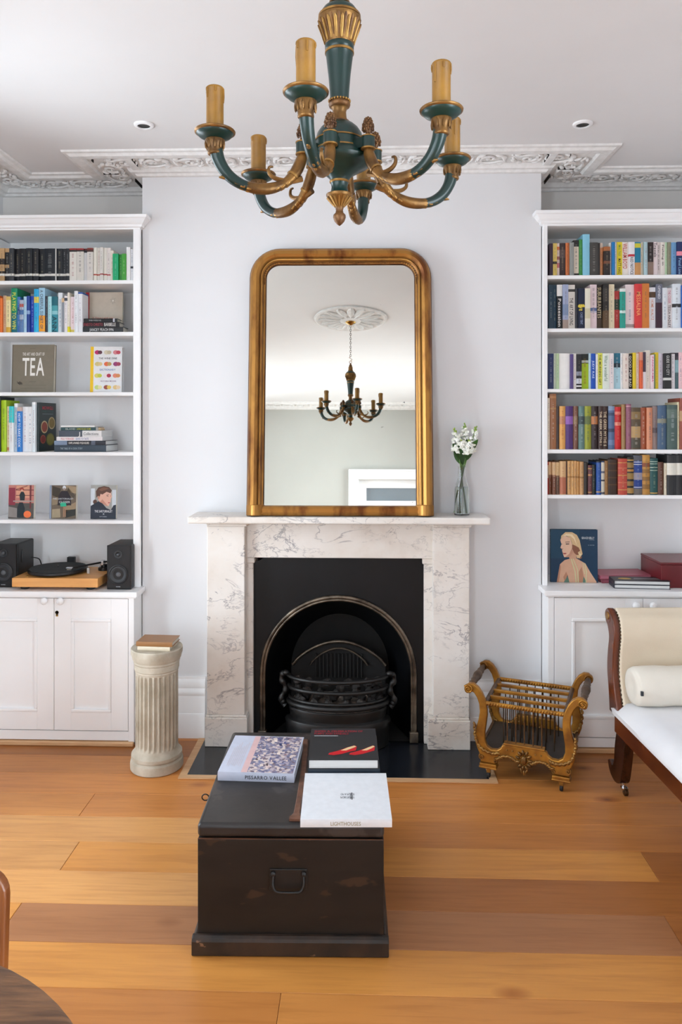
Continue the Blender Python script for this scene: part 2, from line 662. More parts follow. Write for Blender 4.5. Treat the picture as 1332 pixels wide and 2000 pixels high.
w = MB(WHITE_WALL)
ys = [YB - 0.25] + [y for p in WIN for y in p] + [YAL + 0.25]
for i in range(0, len(ys), 2):
    w.box(XL - 0.25, XL, ys[i], ys[i + 1], -.06, ZC)
for a, b in WIN:
    w.box(XL - 0.25, XL, a, b, -.06, WZ0)
    w.box(XL - 0.25, XL, a, b, WZ1, ZC)
struct(w.build('wall_left'))
w = MB(WHITE_WALL)
w.box(XR, XR + .25, YB - .25, RWY0, -.06, ZC).box(XR, XR + .25, RWY1, YAL + .25, -.06, ZC)
w.box(XR, XR + .25, RWY0, RWY1, -.06, WZ0).box(XR, XR + .25, RWY0, RWY1, WZ1, ZC)
struct(w.build('wall_right'))
struct(MB(ALCOVE).box(XL, XR, YAL, YAL + 0.2, -.06, ZC).build('wall_back'))
DX0, DX1, DZ = 0.08, 0.95, 2.0
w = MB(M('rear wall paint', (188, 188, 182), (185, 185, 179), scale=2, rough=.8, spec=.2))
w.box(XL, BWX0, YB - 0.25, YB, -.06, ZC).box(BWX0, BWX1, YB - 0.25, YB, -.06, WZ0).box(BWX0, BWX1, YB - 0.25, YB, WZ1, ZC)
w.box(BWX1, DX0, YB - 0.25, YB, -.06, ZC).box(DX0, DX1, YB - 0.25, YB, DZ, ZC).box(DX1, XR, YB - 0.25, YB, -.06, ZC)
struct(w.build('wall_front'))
struct(MB(CEIL).box(XL - 0.3, XR + 0.3, YB - 0.3, YAL + 0.3, ZC, ZC + 0.15).build('ceiling'))

# chimney breast with the hole for the grate
HX0, HX1, HZ = at(500, 1300, 3.74).x, at(822, 1300, 3.74).x, 0.93
b = MB(WHITE_WALL)
b.box(BX0, HX0, YBR, YAL, -.06, ZC).box(HX1, BX1, YBR, YAL, -.06, ZC).box(HX0, HX1, YBR, YAL, HZ, ZC)
struct(b.build('chimney_breast'))


def make_window(n, p0, along, out, width):
    """Sash window of two panes over two: frame, glazing bars, panes, sill."""
    f = MB(JOINERY)
    p0, along, out = Vector(p0), Vector(along), Vector(out)

    def blk(mb, a0, a1, z0, z1, d0, d1):
        P = [p0 + along * a + out * d + Vector((0, 0, z - p0.z)) for z in (z0, z1) for a, d in ((a0, d0), (a1, d0), (a1, d1), (a0, d1))]
        mb.add(P, [(0, 3, 2, 1), (4, 5, 6, 7), (0, 1, 5, 4), (1, 2, 6, 5), (2, 3, 7, 6), (3, 0, 4, 7)])
    mid, h = width / 2, (WZ0 + WZ1) / 2
    for a0, a1, z0, z1 in ((0, .06, WZ0, WZ1), (width - .06, width, WZ0, WZ1), (0.06, width - .06, WZ0, WZ0 + .08), (0.06, width - .06, WZ1 - .06, WZ1), (0.06, width - .06, h - .025, h + .025), (mid - .012, mid + .012, WZ0 + .08, WZ1 - .06)):
        blk(f, a0, a1, z0, z1, 0.05, 0.11)
    o = struct(f.build('window_%d' % n))
    for a0, a1 in ((.06, mid - .012), (mid + .012, width - .06)):
        for z0, z1 in ((WZ0 + .08, h - .025), (h + .025, WZ1 - .06)):
            g = MB(PANE)
            blk(g, a0, a1, z0, z1, 0.078, 0.082)
            g.build('pane', o)
    s = MB(JOINERY)
    blk(s, -.05, width + .05, WZ0 - .04, WZ0, -.06, 0.05)
    s.build('sill', o)


for i, (a, b2) in enumerate(WIN):
    make_window(i + 1, (XL, a, WZ0), (0, 1, 0), (-1, 0, 0), b2 - a)
make_window(3, (BWX0, YB, WZ0), (1, 0, 0), (0, -1, 0), BWX1 - BWX0)  # added window, kept out of the mirror's view, for frontal fill light
make_window(4, (XR, RWY0, WZ0), (0, 1, 0), (1, 0, 0), RWY1 - RWY0)  # added unseen window in the right wall, put in to brighten the room

# door in the wall behind, seen in the mirror
d = MB(JOINERY)
for x0, x1, z0, z1, y in ((DX0 - .11, DX0, 0, DZ + .11, .03), (DX1, DX1 + .11, 0, DZ + .11, .03), (DX0, DX1, DZ, DZ + .11, .03), (DX0 - .125, DX0 - .1, 0, DZ + .125, .05), (DX1 + .1, DX1 + .125, 0, DZ + .125, .05), (DX0 - .1, DX1 + .1, DZ + .1, DZ + .125, .05)):
    d.box(x0, x1, YB, YB + y, z0, z1)
door = struct(d.build('door_1', bev=.006))
lf = MB(JOINERY)
for x0, x1, z0, z1 in ((DX0, DX0 + .1, 0, DZ), (DX1 - .1, DX1, 0, DZ), (DX0 + .1, DX1 - .1, DZ - .1, DZ), (DX0 + .1, DX1 - .1, 0, .22), (DX0 + .1, DX1 - .1, .98, 1.06), (DX0 + .1, DX1 - .1, 1.68, 1.74)):
    lf.box(x0, x1, YB - .1, YB - .05, z0, z1)
lf = lf.build('door_leaf', door)
for z0, z1 in ((.22, .98), (1.06, 1.68), (1.74, DZ - .1)):
    MB(DOOR_GLASS).box(DX0 + .1, DX1 - .1, YB - .08, YB - .07, z0, z1).build('door_pane', lf)
MB(BRASS).ball((DX1 - .05, YB - .02, 1.02), .028).build('door_knob', lf, smooth=60)

# ---------------------------------------------------------------- floor: one slab, every plank its own piece
fl = struct(MB(DARK_GAP).box(XL, XR, YB, YAL, -0.06, -0.018).build('floor'))
TONES = {'mid': (200, 131, 66), 'pale': (220, 160, 94), 'honey': (212, 142, 72), 'rose': (180, 122, 78), 'brown': (168, 106, 52), 'gold': (214, 147, 72)}
Y0 = atz(760, 1604, 0).y
PW = (atz(760, 1604, 0).y - atz(760, 1944, 0).y) / 5.0
# (row counted towards the camera from the joint at y=1604): joints as photo positions turned into room metres, tones left to right
ROWS = {-4: ([], ['mid']), -3: ([], ['brown']), -2: ([], ['mid']), -1: ([], ['mid']), 0: ([(185, 1551)], ['honey', 'mid']), 1: ([(600, 1630)], ['pale', 'mid']),
        2: ([(157, 1641), (1262, 1680)], ['pale', 'gold', 'brown']), 3: ([(565, 1740)], ['pale', 'brown']), 4: ([(20, 1795), (1310, 1810)], ['gold', 'rose', 'brown']),
        5: ([], ['gold']), 6: ([(548, 1945)], ['mid', 'honey'])}
rnd = random.Random(3)
k = -6
while Y0 - k * PW > YB:
    ya, yb = max(YB, Y0 - (k) * PW), min(YAL, Y0 - (k - 1) * PW)
    if ya >= YAL:
        k += 1
        continue
    js, tones = ROWS.get(k, ([], None))
    xs = [atz(px, py, 0).x for px, py in js]
    if tones is None:
        xs = sorted([rnd.uniform(-1.6, -.4), rnd.uniform(.3, 1.5)])
        tones = [rnd.choice(list(TONES)) for _ in range(3)]
    xs = [XL] + xs + [XR]
    for i in range(len(xs) - 1):
        g = 0.0006
        o = MB(OAK).box(xs[i] + g, xs[i + 1] - g, ya + g, yb - g, -0.0178, 0).build('plank', bev=0.0012, bseg=1)
        o.parent = fl
        o.location = Vector(((xs[i] + xs[i + 1]) / 2, (ya + yb) / 2, -0.0178)) - fl.location
        j = rnd.uniform(.95, 1.04)
        t = tuple(min(255, c * j) for c in TONES[tones[i]])
        o.color = lin(t)
    k += 1

# ---------------------------------------------------------------- baseboards
BASE_PROF = [(0, 0), (.030, 0), (.030, .115), (.027, .125), (.024, .127), (.024, .20), (.021, .215), (.026, .225), (.026, .237), (.016, .252), (.020, .262), (.018, .285), (.008, .298), (.008, .31), (0, .31)]


def base_run(name, p0, p1, inward):
    mb = MB(JOINERY)
    p0, p1, n = Vector(p0), Vector(p1), Vector(inward)
    mb.prism(BASE_PROF, lambda a, z, d: p0.lerp(p1, d) + n * a + Vector((0, 0, z)), 0, 1)
    return struct(mb.build(name, smooth=35))


base_run('baseboard_breast', (BX0, YBR, 0.001), (at(402, 1400, YBR).x, YBR, 0.001), (0, -1, 0))
base_run('baseboard_breast.001', (at(916, 1400, YBR).x, YBR, 0.001), (BX1, YBR, 0.001), (0, -1, 0))
base_run('baseboard_left', (XL, YB, 0.001), (XL, 3.60, 0.001), (1, 0, 0))
base_run('baseboard_right', (XR, YB, 0.001), (XR, 3.60, 0.001), (-1, 0, 0))
base_run('baseboard_front', (XL + .03, YB, 0.001), (DX0 - .125, YB, 0.001), (0, 1, 0))
base_run('baseboard_front.001', (DX1 + .125, YB, 0.001), (XR - .03, YB, 0.001), (0, 1, 0))

# ---------------------------------------------------------------- cornice: one moulding round the room, every leaf scroll its own piece
PERIM = [(XL, YB), (XL, YAL), (BX0, YAL), (BX0, YBR), (BX1, YBR), (BX1, YAL), (XR, YAL), (XR, YB)]
CPROF = [(0.0005, ZC - .036), (.022, ZC - .036), (.030, ZC - .026), (.048, ZC - .024), (.058, ZC - .014), (.064, ZC - .004), (.222, ZC - .004), (.228, ZC - .02), (.250, ZC - .024), (.272, ZC - .022), (.285, ZC - .012), (.302, ZC - .010), (.305, ZC - .0005)]
nP = len(PERIM)
segdir = [(Vector(PERIM[(i + 1) % nP]) - Vector(PERIM[i])).normalized() for i in range(nP)]
segn = [Vector((d.y, -d.x)) for d in segdir]
mb = MB(PLASTER)
vs, fs = [], []
for i in range(nP):
    n1, n2 = segn[i - 1], segn[i]
    mit = (n1 + n2) / (1 + n1.dot(n2))
    for off, z in CPROF:
        p = Vector(PERIM[i]) + mit * off
        vs.append((p.x, p.y, z))
m_ = len(CPROF)
for i in range(nP):
    j = (i + 1) % nP
    for q in range(m_ - 1):
        fs.append((i * m_ + q, j * m_ + q, j * m_ + q + 1, i * m_ + q + 1))
mb.add(vs, fs)
cornice = struct(mb.build('trim_1', smooth=30))


def scroll_mesh():
    s = MB(PLASTER)
    pth = []
    for q in range(15):
        t = q / 14
        a = -0.6 + t * 5.2
        r = .046 * (1 - .72 * t)
        pth.append((.012 + r * math.cos(a), r * math.sin(a), -.004))
    s.tube(pth, [.0085 * (1 - .4 * q / 14) for q in range(15)], 5)
    s.tube(spline([(-.075, -.045, -.003), (-.045, -.030, -.005), (-.015, -.044, -.006), (.03, -.052, -.005), (.075, -.035, -.003)], 3), .007, 5)
    for px_, py_, rz, l_ in ((-.055, .025, .7, .026), (-.03, .046, .2, .022), (-.062, -.005, 1.2, .022), (.055, .042, -.6, .024), (.068, .005, -1.3, .022), (.02, 0, 0, .012), (.06, -.05, .5, .018), (-.05, -.055, -.3, .018)):
        s.ball((px_, py_, -.004), (l_, l_ * .45, .010), 7, 4, Matrix.Rotation(rz, 3, 'Z'))
    return s


proto = scroll_mesh().build('leaf_scroll', cornice, smooth=60, local=True)
first = True
for i in range(nP):
    d_, n_ = segdir[i], segn[i]
    a = Vector(PERIM[i]) + n_ * .143 + (d_ * .143 if segn[i - 1].dot(d_) > 0 else d_ * -.143)
    nn = segn[(i + 1) % nP]
    b2 = Vector(PERIM[(i + 1) % nP]) + n_ * .143 + (d_ * -.143 if nn.dot(d_) < 0 else d_ * .143)
    L = (b2 - a).dot(d_)
    if L < .1:
        continue
    cnt = max(1, round(L / .165))
    for q in range(cnt):
        o = proto if first else copy_part(proto, cornice)
        first = False
        p = a + d_ * (L * (q + .5) / cnt)
        o.location = Vector((p.x, p.y, ZC - .006)) - cornice.location
        o.rotation_euler = (0, 0, math.atan2(d_.y, d_.x) + (PI if q % 2 else 0))
# small cross fillets and shrinkage cracks where the corner blocks meet
cf = MB(PLASTER)
ck = MB(DARK_GAP)
for bx, sg in ((BX0, -1), (BX1, 1)):
    cf.box(min(bx, bx + sg * .02) - .01, max(bx, bx + sg * .02) + .01, YBR - .222, YBR - .064, ZC - .02, ZC - .003)
    cx = bx + sg * .143
    ck.box(bx - sg * .010 - .002, bx - sg * .010 + .002, YBR - .205, YBR - .11, ZC - .0185, ZC - .003)
    ck.box(cx - .06, cx + .02, YBR - .003, YBR, ZC - .019, ZC - .003)
    ck.box(bx + sg * .071 - .0025, bx + sg * .071 + .0025, YAL - .20, YAL - .085, ZC - .019, ZC - .003)
    ck.box(cx - .05, cx - .047, YBR - .20, YBR - .175, ZC - .019, ZC - .003)
cf.build('cross_fillet', cornice, bev=.004)
ck.build('crack', cornice)

# ceiling rose over the chandelier (seen in the mirror)
CHX, CHY = at(663, 400, 1.507).x, 1.507
r_ = MB(PLASTER)
r_.lathe([(.30, ZC - .001), (.30, ZC - .012), (.285, ZC - .018), (.27, ZC - .010), (.10, ZC - .012), (.085, ZC - .03), (.05, ZC - .036), (.012, ZC - .036)], (CHX, CHY, 0), 48)
rose = struct(r_.build('trim_2', smooth=40))
pet = MB(PLASTER)
pet.ball((.175, 0, 0), (.095, .034, .016), 10, 5)
pet.tube([(.09, 0, -.012), (.18, 0, -.02), (.265, 0, -.006)], [.006, .005, .003], 5)
pet = pet.build('petal', rose, smooth=60, local=True)
for q in range(16):
    o = pet if q == 0 else copy_part(pet, rose)
    o.location = Vector((CHX, CHY, ZC - .016)) - rose.location
    o.rotation_euler = (0, 0, 2 * PI * q / 16)

# recessed ceiling lights
for q, (px, py) in enumerate(((281, 243), (1138, 241))):
    p = atz(px, py, ZC)
    t = thing('ceiling_light', (p.x, p.y, ZC), ('small round recessed ceiling downlight nearer the speakers and turntable bookcase', 'small round recessed ceiling downlight above the white chaise and gilt magazine rack')[q], 'ceiling light', 'recessed downlights in the ceiling')
    MB(JOINERY).lathe([(.028, -.001), (.028, -.010), (.034, -.011), (.042, -.007), (.043, -.0005)], p, 28, cap=False).build('trim_ring', t, smooth=50)
    MB(BULB).lathe([(.0278, -.0005), (.0275, -.006), (.02, -.003), (.002, -.002)], p, 20).build('lamp_face', t, smooth=50)

# ================================================================ FIREPLACE
YLEG, YFR, YSL, YMA, YPL = 3.665, 3.705, 3.72, 3.585, 3.745
cx_f = (at(401, 1300, YLEG).x + at(918, 1300, YLEG).x) / 2
fp = thing('fireplace_surround', (cx_f, YBR, 0), 'veined white marble chimneypiece framing the black arched grate', 'fireplace')


def X(px, Y, py=1300):
    return at(px, py, Y).x


ZM1, ZM0 = at(660, 1010.5, YMA).z, at(660, 1024.5, YMA).z
ms = MB(MARBLE)
ms.box(X(365.5, YMA), X(958.5, YMA), YMA, YBR - .001, ZM0, ZM1)
ms.build('mantel_shelf', fp, bev=.008, bseg=3)
ZFR = at(660, 1090, YFR).z
fr = MB(MARBLE)
fr.box(X(404, YFR), X(916, YFR), YFR, YBR - .001, ZFR, ZM0)
fr.build('frieze', fp, bev=.002)
ZBL = at(440, 1396, YLEG).z
for px0, px1, pb0, pb1, ps0, ps1 in ((404, 478, 401, 483.5, 479, 494.5), (846, 917, 835.5, 918, 828, 845)):
    lg = MB(MARBLE)
    lg.box(X(px0, YLEG), X(px1, YLEG), YLEG, YBR - .001, ZBL, ZM0 - .022)
    leg = lg.build('pilaster', fp, bev=.004)
    cp = MB(MARBLE)
    zz = ZM0
    cp.box(X(px0 - 1, YLEG), X(px1 + 7, YLEG), YLEG - .008, YBR - .001, zz - .012, zz - .0005)
    cp.box(X(px0, YLEG), X(px1 + 4, YLEG), YLEG - .004, YBR - .001, zz - .022, zz - .012)
    cp.build('capital', fp, bev=.003)
    pb = MB(MARBLE)
    pb.box(X(pb0, YLEG), X(pb1, YLEG), YLEG - .012, YBR - .001, .007, ZBL - .012)
    pb.box(X(pb0 + 1.5, YLEG), X(pb1 - 1.5, YLEG), YLEG - .007, YBR - .001, ZBL - .012, ZBL)
    pb.build('plinth_block', fp, bev=.003)
    sl = MB(MARBLE)
    sl.box(X(ps0, YSL), X(ps1, YSL), YSL, YBR - .001, .007, ZFR - .03)
    sl.box(X(ps0 - 1 if px0 < 600 else ps0 - 3, YSL), X(ps1 + 3 if px0 < 600 else ps1 + 1, YSL), YSL - .006, YBR - .001, ZFR - .03, ZFR - .0005)
    sl.build('jamb_slip', fp, bev=.003)

# black slate hearth, flush-set, with a pale wooden edging
yh = atz(660, 1517, .006).y
hx0, hx1 = atz(364.5, 1515, .006).x, atz(955, 1520, .006).x
h = MB(SLATE).box(hx0, hx1, yh, YBR - .002, .0008, .0065).build('hearth', bev=.001)
tag(h, 'polished black slate hearth slab in front of the marble chimneypiece', 'hearth')
e = MB(BISCUIT)
e.box(hx0 - .035, hx1 + .035, yh - .035, yh - .0005, .0008, .006)
e.box(hx0 - .035, hx0 - .0005, yh, YBR - .035, .0008, .006)
e.box(hx1 + .0005, hx1 + .035, yh, YBR - .035, .0008, .006)
e.build('wood_edging', h, bev=.001)

# cast iron insert: plate with an arched opening, splayed firebox, arch bead
gx = X(660, YPL)
gr = thing('fireplace_grate', (gx, YPL, .007), 'black cast iron arched fireplace insert with bowed grate bars', 'fireplace grate')
px0, px1 = X(493, YPL), X(829.5, YPL)
pz1 = at(660, 1089, YPL).z
AR = (X(803, YPL) - X(518, YPL)) / 2
acx = (X(803, YPL) + X(518, YPL)) / 2
az = at(660, 1172, YPL).z - AR
arch = [(acx - AR, .0085), (acx - AR, az * .5)] + [(acx - AR * math.cos(PI * q / 28), az + AR * math.sin(PI * q / 28)) for q in range(29)] + [(acx + AR, az * .5), (acx + AR, .0085)]
outer = []
for x_, z_ in arch:
    if z_ <= az:
        outer.append((px0 if x_ < acx else px1, z_))
    else:
        a = math.atan2(z_ - az, x_ - acx)
        t = min((px1 - acx) / abs(math.cos(a)) if abs(math.cos(a)) > 1e-6 else 9, (pz1 - az) / math.sin(a))
        outer.append((acx + t * math.cos(a), az + t * math.sin(a)))
# make sure the plate's upper corners are square
for i in range(1, len(outer)):
    pass
pl = MB(IRON_PLATE)
n = len(arch)
vs = [(x_, YPL, z_) for x_, z_ in arch] + [(x_, YPL, z_) for x_, z_ in outer]
fs = [(i, i + 1, n + i + 1, n + i) for i in range(n - 1)]
pl.add(vs, fs)
for cxn, s_ in ((px0, -1), (px1, 1)):
    near = [q for q in range(n - 1) if (outer[q][0] - cxn) * (outer[q + 1][0] - cxn) == 0 or True]
    for q in range(n - 1):
        (x1_, z1_), (x2_, z2_) = outer[q], outer[q + 1]
        if abs(x1_ - cxn) < 1e-6 and abs(z2_ - pz1) < 1e-6 and abs(x2_ - cxn) > 1e-6 or abs(x2_ - cxn) < 1e-6 and abs(z1_ - pz1) < 1e-6 and abs(x1_ - cxn) > 1e-6:
            pl.add([(x1_, YPL, z1_), (x2_, YPL, z2_), (cxn, YPL, pz1)], [(0, 1, 2)])
pl.build('plate', gr)
fb = MB(IRON_PLATE)
YBK = 4.03
back = [(acx + (x_ - acx) * .72, .0085 + (z_ - .0085) * .80) for x_, z_ in arch]
vs = [(x_, YPL + .001, z_) for x_, z_ in arch] + [(x_, YBK, z_) for x_, z_ in back]
fs = [(i, n + i, n + i + 1, i + 1) for i in range(n - 1)]
fb.add(vs, fs)
fb.build('cheek', gr, smooth=40)
bk = MB(SOOT)
bk.add([(x_, YBK, z_) for x_, z_ in back], [tuple(range(n))])
bk.add([(arch[0][0], YPL, .0085), (arch[-1][0], YPL, .0085), (back[-1][0], YBK, .0085), (back[0][0], YBK, .0085)], [(0, 1, 2, 3)])
bk.build('fire_back', gr)
for rr, dep, rad, nm in ((AR + .017, .006, .011, 'arch_bead'), (AR + .003, .010, .007, 'arch_bead')):
    path = [(acx - rr, YPL - dep, .06), (acx - rr, YPL - dep, az * .5)] + [(acx - rr * math.cos(PI * q / 36), YPL - dep, az + rr * math.sin(PI * q / 36)) for q in range(37)] + [(acx + rr, YPL - dep, az * .5), (acx + rr, YPL - dep, .06)]
    MB(IRON_WORN).tube(path, rad, 8, up=(0, 1, 0)).build(nm, gr, smooth=60)
for s_ in (-1, 1):
    MB(IRON_WORN).box(acx + s_ * (AR + .013) - .022, acx + s_ * (AR + .013) + .022, YPL - .026, YPL - .001, .0085, .062).build('arch_foot', gr, bev=.004)


def bow(w, depth, z, n=17, y0=YPL - .015):
    return [(acx + w * math.sin(-PI / 2 + PI * q / (n - 1)), y0 - depth * math.cos(-PI / 2 + PI * q / (n - 1)), z) for q in range(n)]


for z, w_, dp, rad, fl_ in ((.352, .252, .135, .010, 1.2), (.296, .248, .13, .010, 1.0), (.222, .250, .14, .014, 1.0), (.243, .245, .135, .008, 1.0)):
    MB(IRON).tube(bow(w_, dp, z), rad, 8, fl_).build('grate_bar', gr, smooth=60)
ap = MB(IRON)
prof = [(1.0, .20), (1.02, .19), (.99, .165), (.985, .150), (1.06, .142), (1.09, .128), (1.07, .105), (1.05, .06), (1.04, .0085)]
vs, fs = [], []
for sc, z in prof:
    for x_, y_, _ in bow(.246 * sc, .135 * sc, 0):
        vs.append((x_, y_, z))
for i in range(len(prof) - 1):
    for q in range(16):
        fs.append((i * 17 + q, i * 17 + q + 1, (i + 1) * 17 + q + 1, (i + 1) * 17 + q))
ap.add(vs, fs)
ap.add([(x_, y_, .195) for x_, y_, _ in bow(.246, .135, 0)], [tuple(range(17))])
ap.build('ash_hood', gr, smooth=35)
MB(ASH).prism([(x_, y_) for x_, y_, _ in bow(.236, .128, 0)] + [(acx + .22, YPL + .12), (acx - .22, YPL + .12)], lambda a, b, d: (a, b, d), .200, .212).build('ash', gr)
for s_ in (-1, 1):
    br = MB(IRON)
    cxb = acx + s_ * .262
    pts = [(0, .36), (s_ * .018, .352), (s_ * .022, .325), (s_ * .006, .30), (s_ * .002, .27), (s_ * .020, .245), (s_ * .022, .215), (s_ * .004, .195)]
    sp = spline(pts, 4)
    br.tube([(cxb + a, YPL - .03, z) for a, z in sp], [.011 + .006 * math.sin(q * .5) ** 2 for q in range(len(sp))], 8)
    br.ball((cxb, YPL - .035, .362), (.019, .017, .014), 10, 6)
    br.ball((cxb + s_ * .014, YPL - .034, .215), (.014, .013, .014), 8, 6)
    br.build('side_bracket', gr, smooth=60)
# raised back of the basket: an arched rib over fluted iron
YG = YPL + .15
ar2 = [(acx - .245 + .49 * q / 20, .345 + .125 * math.sin(PI * q / 20) ** .75) for q in range(21)]
gb = MB(SOOT).prism([(acx - .245, .19)] + ar2 + [(acx + .245, .19)], lambda a, z, d: (a, d, z), YG, YG + .02)
gb.build('basket_back', gr)
MB(IRON_WORN).tube([(a, YG - .012, z) for a, z in ar2], .009, 7).build('back_rib', gr, smooth=60)
MB(IRON_WORN).tube([(acx + (a - acx) * .62, YG - .012, .345 + (z - .345) * .72) for a, z in ar2], .006, 6).build('back_rib', gr, smooth=60)
fb2 = MB(SOOT)
for q in range(13):
    x_ = acx - .12 + .02 * q
    fb2.tube([(x_, YG - .008, .28), (x_, YG - .008, .405)], .005, 5)
fb2.build('back_flutes', gr, smooth=60)

# the coals, each a lump of its own
co = []
rc = random.Random(5)
cm = []
for q in range(4):
    c_ = MB(COAL)
    c_.ball((0, 0, 0), (.026, .022, .021), 8, 6)
    c_.v = [tuple(Vector(p) * rc.uniform(.78, 1.16)) for p in c_.v]
    cm.append(c_)
k = 0
protos = []
for lay, (z, dpt, cnt) in enumerate(((.235, .10, 8), (.236, .045, 8), (.28, .085, 7), (.281, .03, 7), (.322, .06, 6))):
    for q in range(cnt):
        a = -PI / 2 + PI * (q + .5 + .15 * (lay % 2)) / cnt
        x_ = acx + .205 * math.sin(a)
        y_ = YPL - .02 - dpt * math.cos(a) + (.03 if lay % 2 else 0)
        if len(protos) < 4:
            o = cm[len(protos)].build('coal', smooth=35)
            protos.append(o)
        else:
            o = protos[k % 4].copy()
            COL.objects.link(o)
        o.location = (x_, y_, z - .02)
        o.rotation_euler = (rc.uniform(-.3, .3), rc.uniform(-.3, .3), rc.uniform(0, 6))
        tag(o, 'charred grey coal lump heaped in the bowed iron fire basket', 'coal', 'coals in the fireplace grate')
        k += 1

# ================================================================ OVERMANTEL MIRROR
YMI = 3.597
mx = (at(479, 1000, YMI).x + at(849, 1000, YMI).x) / 2
MW, MH = (at(848.5, 990, YMI).x - at(479.5, 990, YMI).x), (1007 - 472.5) / 1440 * YMI * 1.014
LEAN = math.radians(5.6)
mir = thing('wall_mirror', (mx, YMI + .05, ZM1 + .0005), 'tall gilt framed mirror with rounded top corners leaning on the marble mantel', 'mirror', rot=(-LEAN, 0, math.radians(.8)))
FW, RC = .086, .155
hw = MW / 2


def u_path(inset, z0, n=10):
    """Up the left side, round both top corners, down the right, inset from the outer edge."""
    r = max(RC - inset, .012)
    x_, t = hw - inset, MH - inset
    P = [(-x_, z0)] + [(-x_, z0 + (t - r - z0) * q / 6) for q in range(1, 7)]
    P += [(-x_ + r - r * math.cos(PI / 2 * q / n), t - r + r * math.sin(PI / 2 * q / n)) for q in range(1, n + 1)]
    P += [(-x_ + r + (2 * x_ - 2 * r) * q / 4, t) for q in range(1, 5)]
    P += [(x_ - r + r * math.sin(PI / 2 * q / n), t - r + r * math.cos(PI / 2 * q / n)) for q in range(1, n + 1)]
    P += [(x_, t - r - (t - r - z0) * q / 6) for q in range(1, 7)]
    return P


ZF = .052
PROF = [(0, .0, FRAME_EDGE), (0, -.020, FRAME_EDGE), (.004, -.026, FRAME_GOLD), (.010, -.040, FRAME_GOLD), (.022, -.052, FRAME_GOLD), (.038, -.054, FRAME_GOLD), (.050, -.046, FRAME_GOLD), (.057, -.036, FRAME_EDGE), (.060, -.040, FRAME_GOLD), (.066, -.038, FRAME_GOLD), (.071, -.028, FRAME_EDGE), (.074, -.024, FRAME_GOLD), (.081, -.020, FRAME_EDGE), (FW, -.012, FRAME_EDGE)]
fm = MB()
rows = [[(x_, y_, z_) for x_, z_ in u_path(ins, ZF)] for ins, y_, _ in PROF]
nn = len(rows[0])
for i in range(len(PROF) - 1):
    fm.use(PROF[i][2])
    fm.add(rows[i] + rows[i + 1], [(q, q + 1, nn + q + 1, nn + q) for q in range(nn - 1)])
fm.build('gilt_frame', mir, smooth=50, local=True)
brl = MB(FRAME_GOLD)
brl.prism([(-.001, 0), (-.030, 0), (-.036, .008), (-.030, .016), (-.034, .034), (-.028, .044), (-.014, ZF - .002), (-.001, ZF - .002)], lambda a, z, d: (d, a, z), -hw + .075, hw - .075)
brl.build('bottom_rail', mir, smooth=30, local=True)
for s_ in (-1, 1):
    fbk = MB(FRAME_GOLD)
    pf = [(FW / 2 + .002) * 1.0, .056]
    seg = [(-.044 + .088 * q / 12, -.020 - .040 * math.sin(PI * q / 12)) for q in range(13)]
    fbk.prism([(-.044, -.001)] + seg + [(.044, -.001)], lambda a, y_, d: (s_ * (hw - FW / 2) + a, y_, d), 0, ZF + .002)
    fbk.build('corner_block', mir, bev=.003, smooth=40, local=True)
bd = MB(GILT)
bp = u_path(.0775, ZF + .01, 10)
acc = []
for (a, b2) in zip(bp, bp[1:]):
    L = math.hypot(b2[0] - a[0], b2[1] - a[1])
    m2 = max(1, int(L / .0075))
    acc += [(a[0] + (b2[0] - a[0]) * q / m2, a[1] + (b2[1] - a[1]) * q / m2) for q in range(m2)]
for x_, z_ in acc:
    if z_ > MH * .86:
        bd.ball((x_, -.024, z_), (.0032, .004, .0032), 5, 3)
tag(bd.build('beading', mir, smooth=60, local=True), kind='stuff')
gl = u_path(FW - .004, ZF - .004, 6)
MB(MIRROR).prism(gl, lambda a, z, d: (a, d, z), -.010, -.004).build('mirror_glass', mir, local=True)
MB(FRAME_EDGE).prism(u_path(.006, .004, 8), lambda a, z, d: (a, d, z), -.003, .004).build('backboard', mir, local=True)
# ================================================================ BOOKCASES
ORD = 'zeroth first second third fourth fifth sixth seventh eighth ninth tenth eleventh twelfth thirteenth fourteenth fifteenth sixteenth seventeenth eighteenth nineteenth twentieth twenty-first twenty-second twenty-third twenty-fourth twenty-fifth twenty-sixth twenty-seventh twenty-eighth twenty-ninth thirtieth thirty-first thirty-second thirty-third thirty-fourth thirty-fifth thirty-sixth thirty-seventh thirty-eighth thirty-ninth fortieth'.split()
YBC, YBB, YCB = 3.755, 4.045, 3.665          # bookcase face, its back, base cabinet face


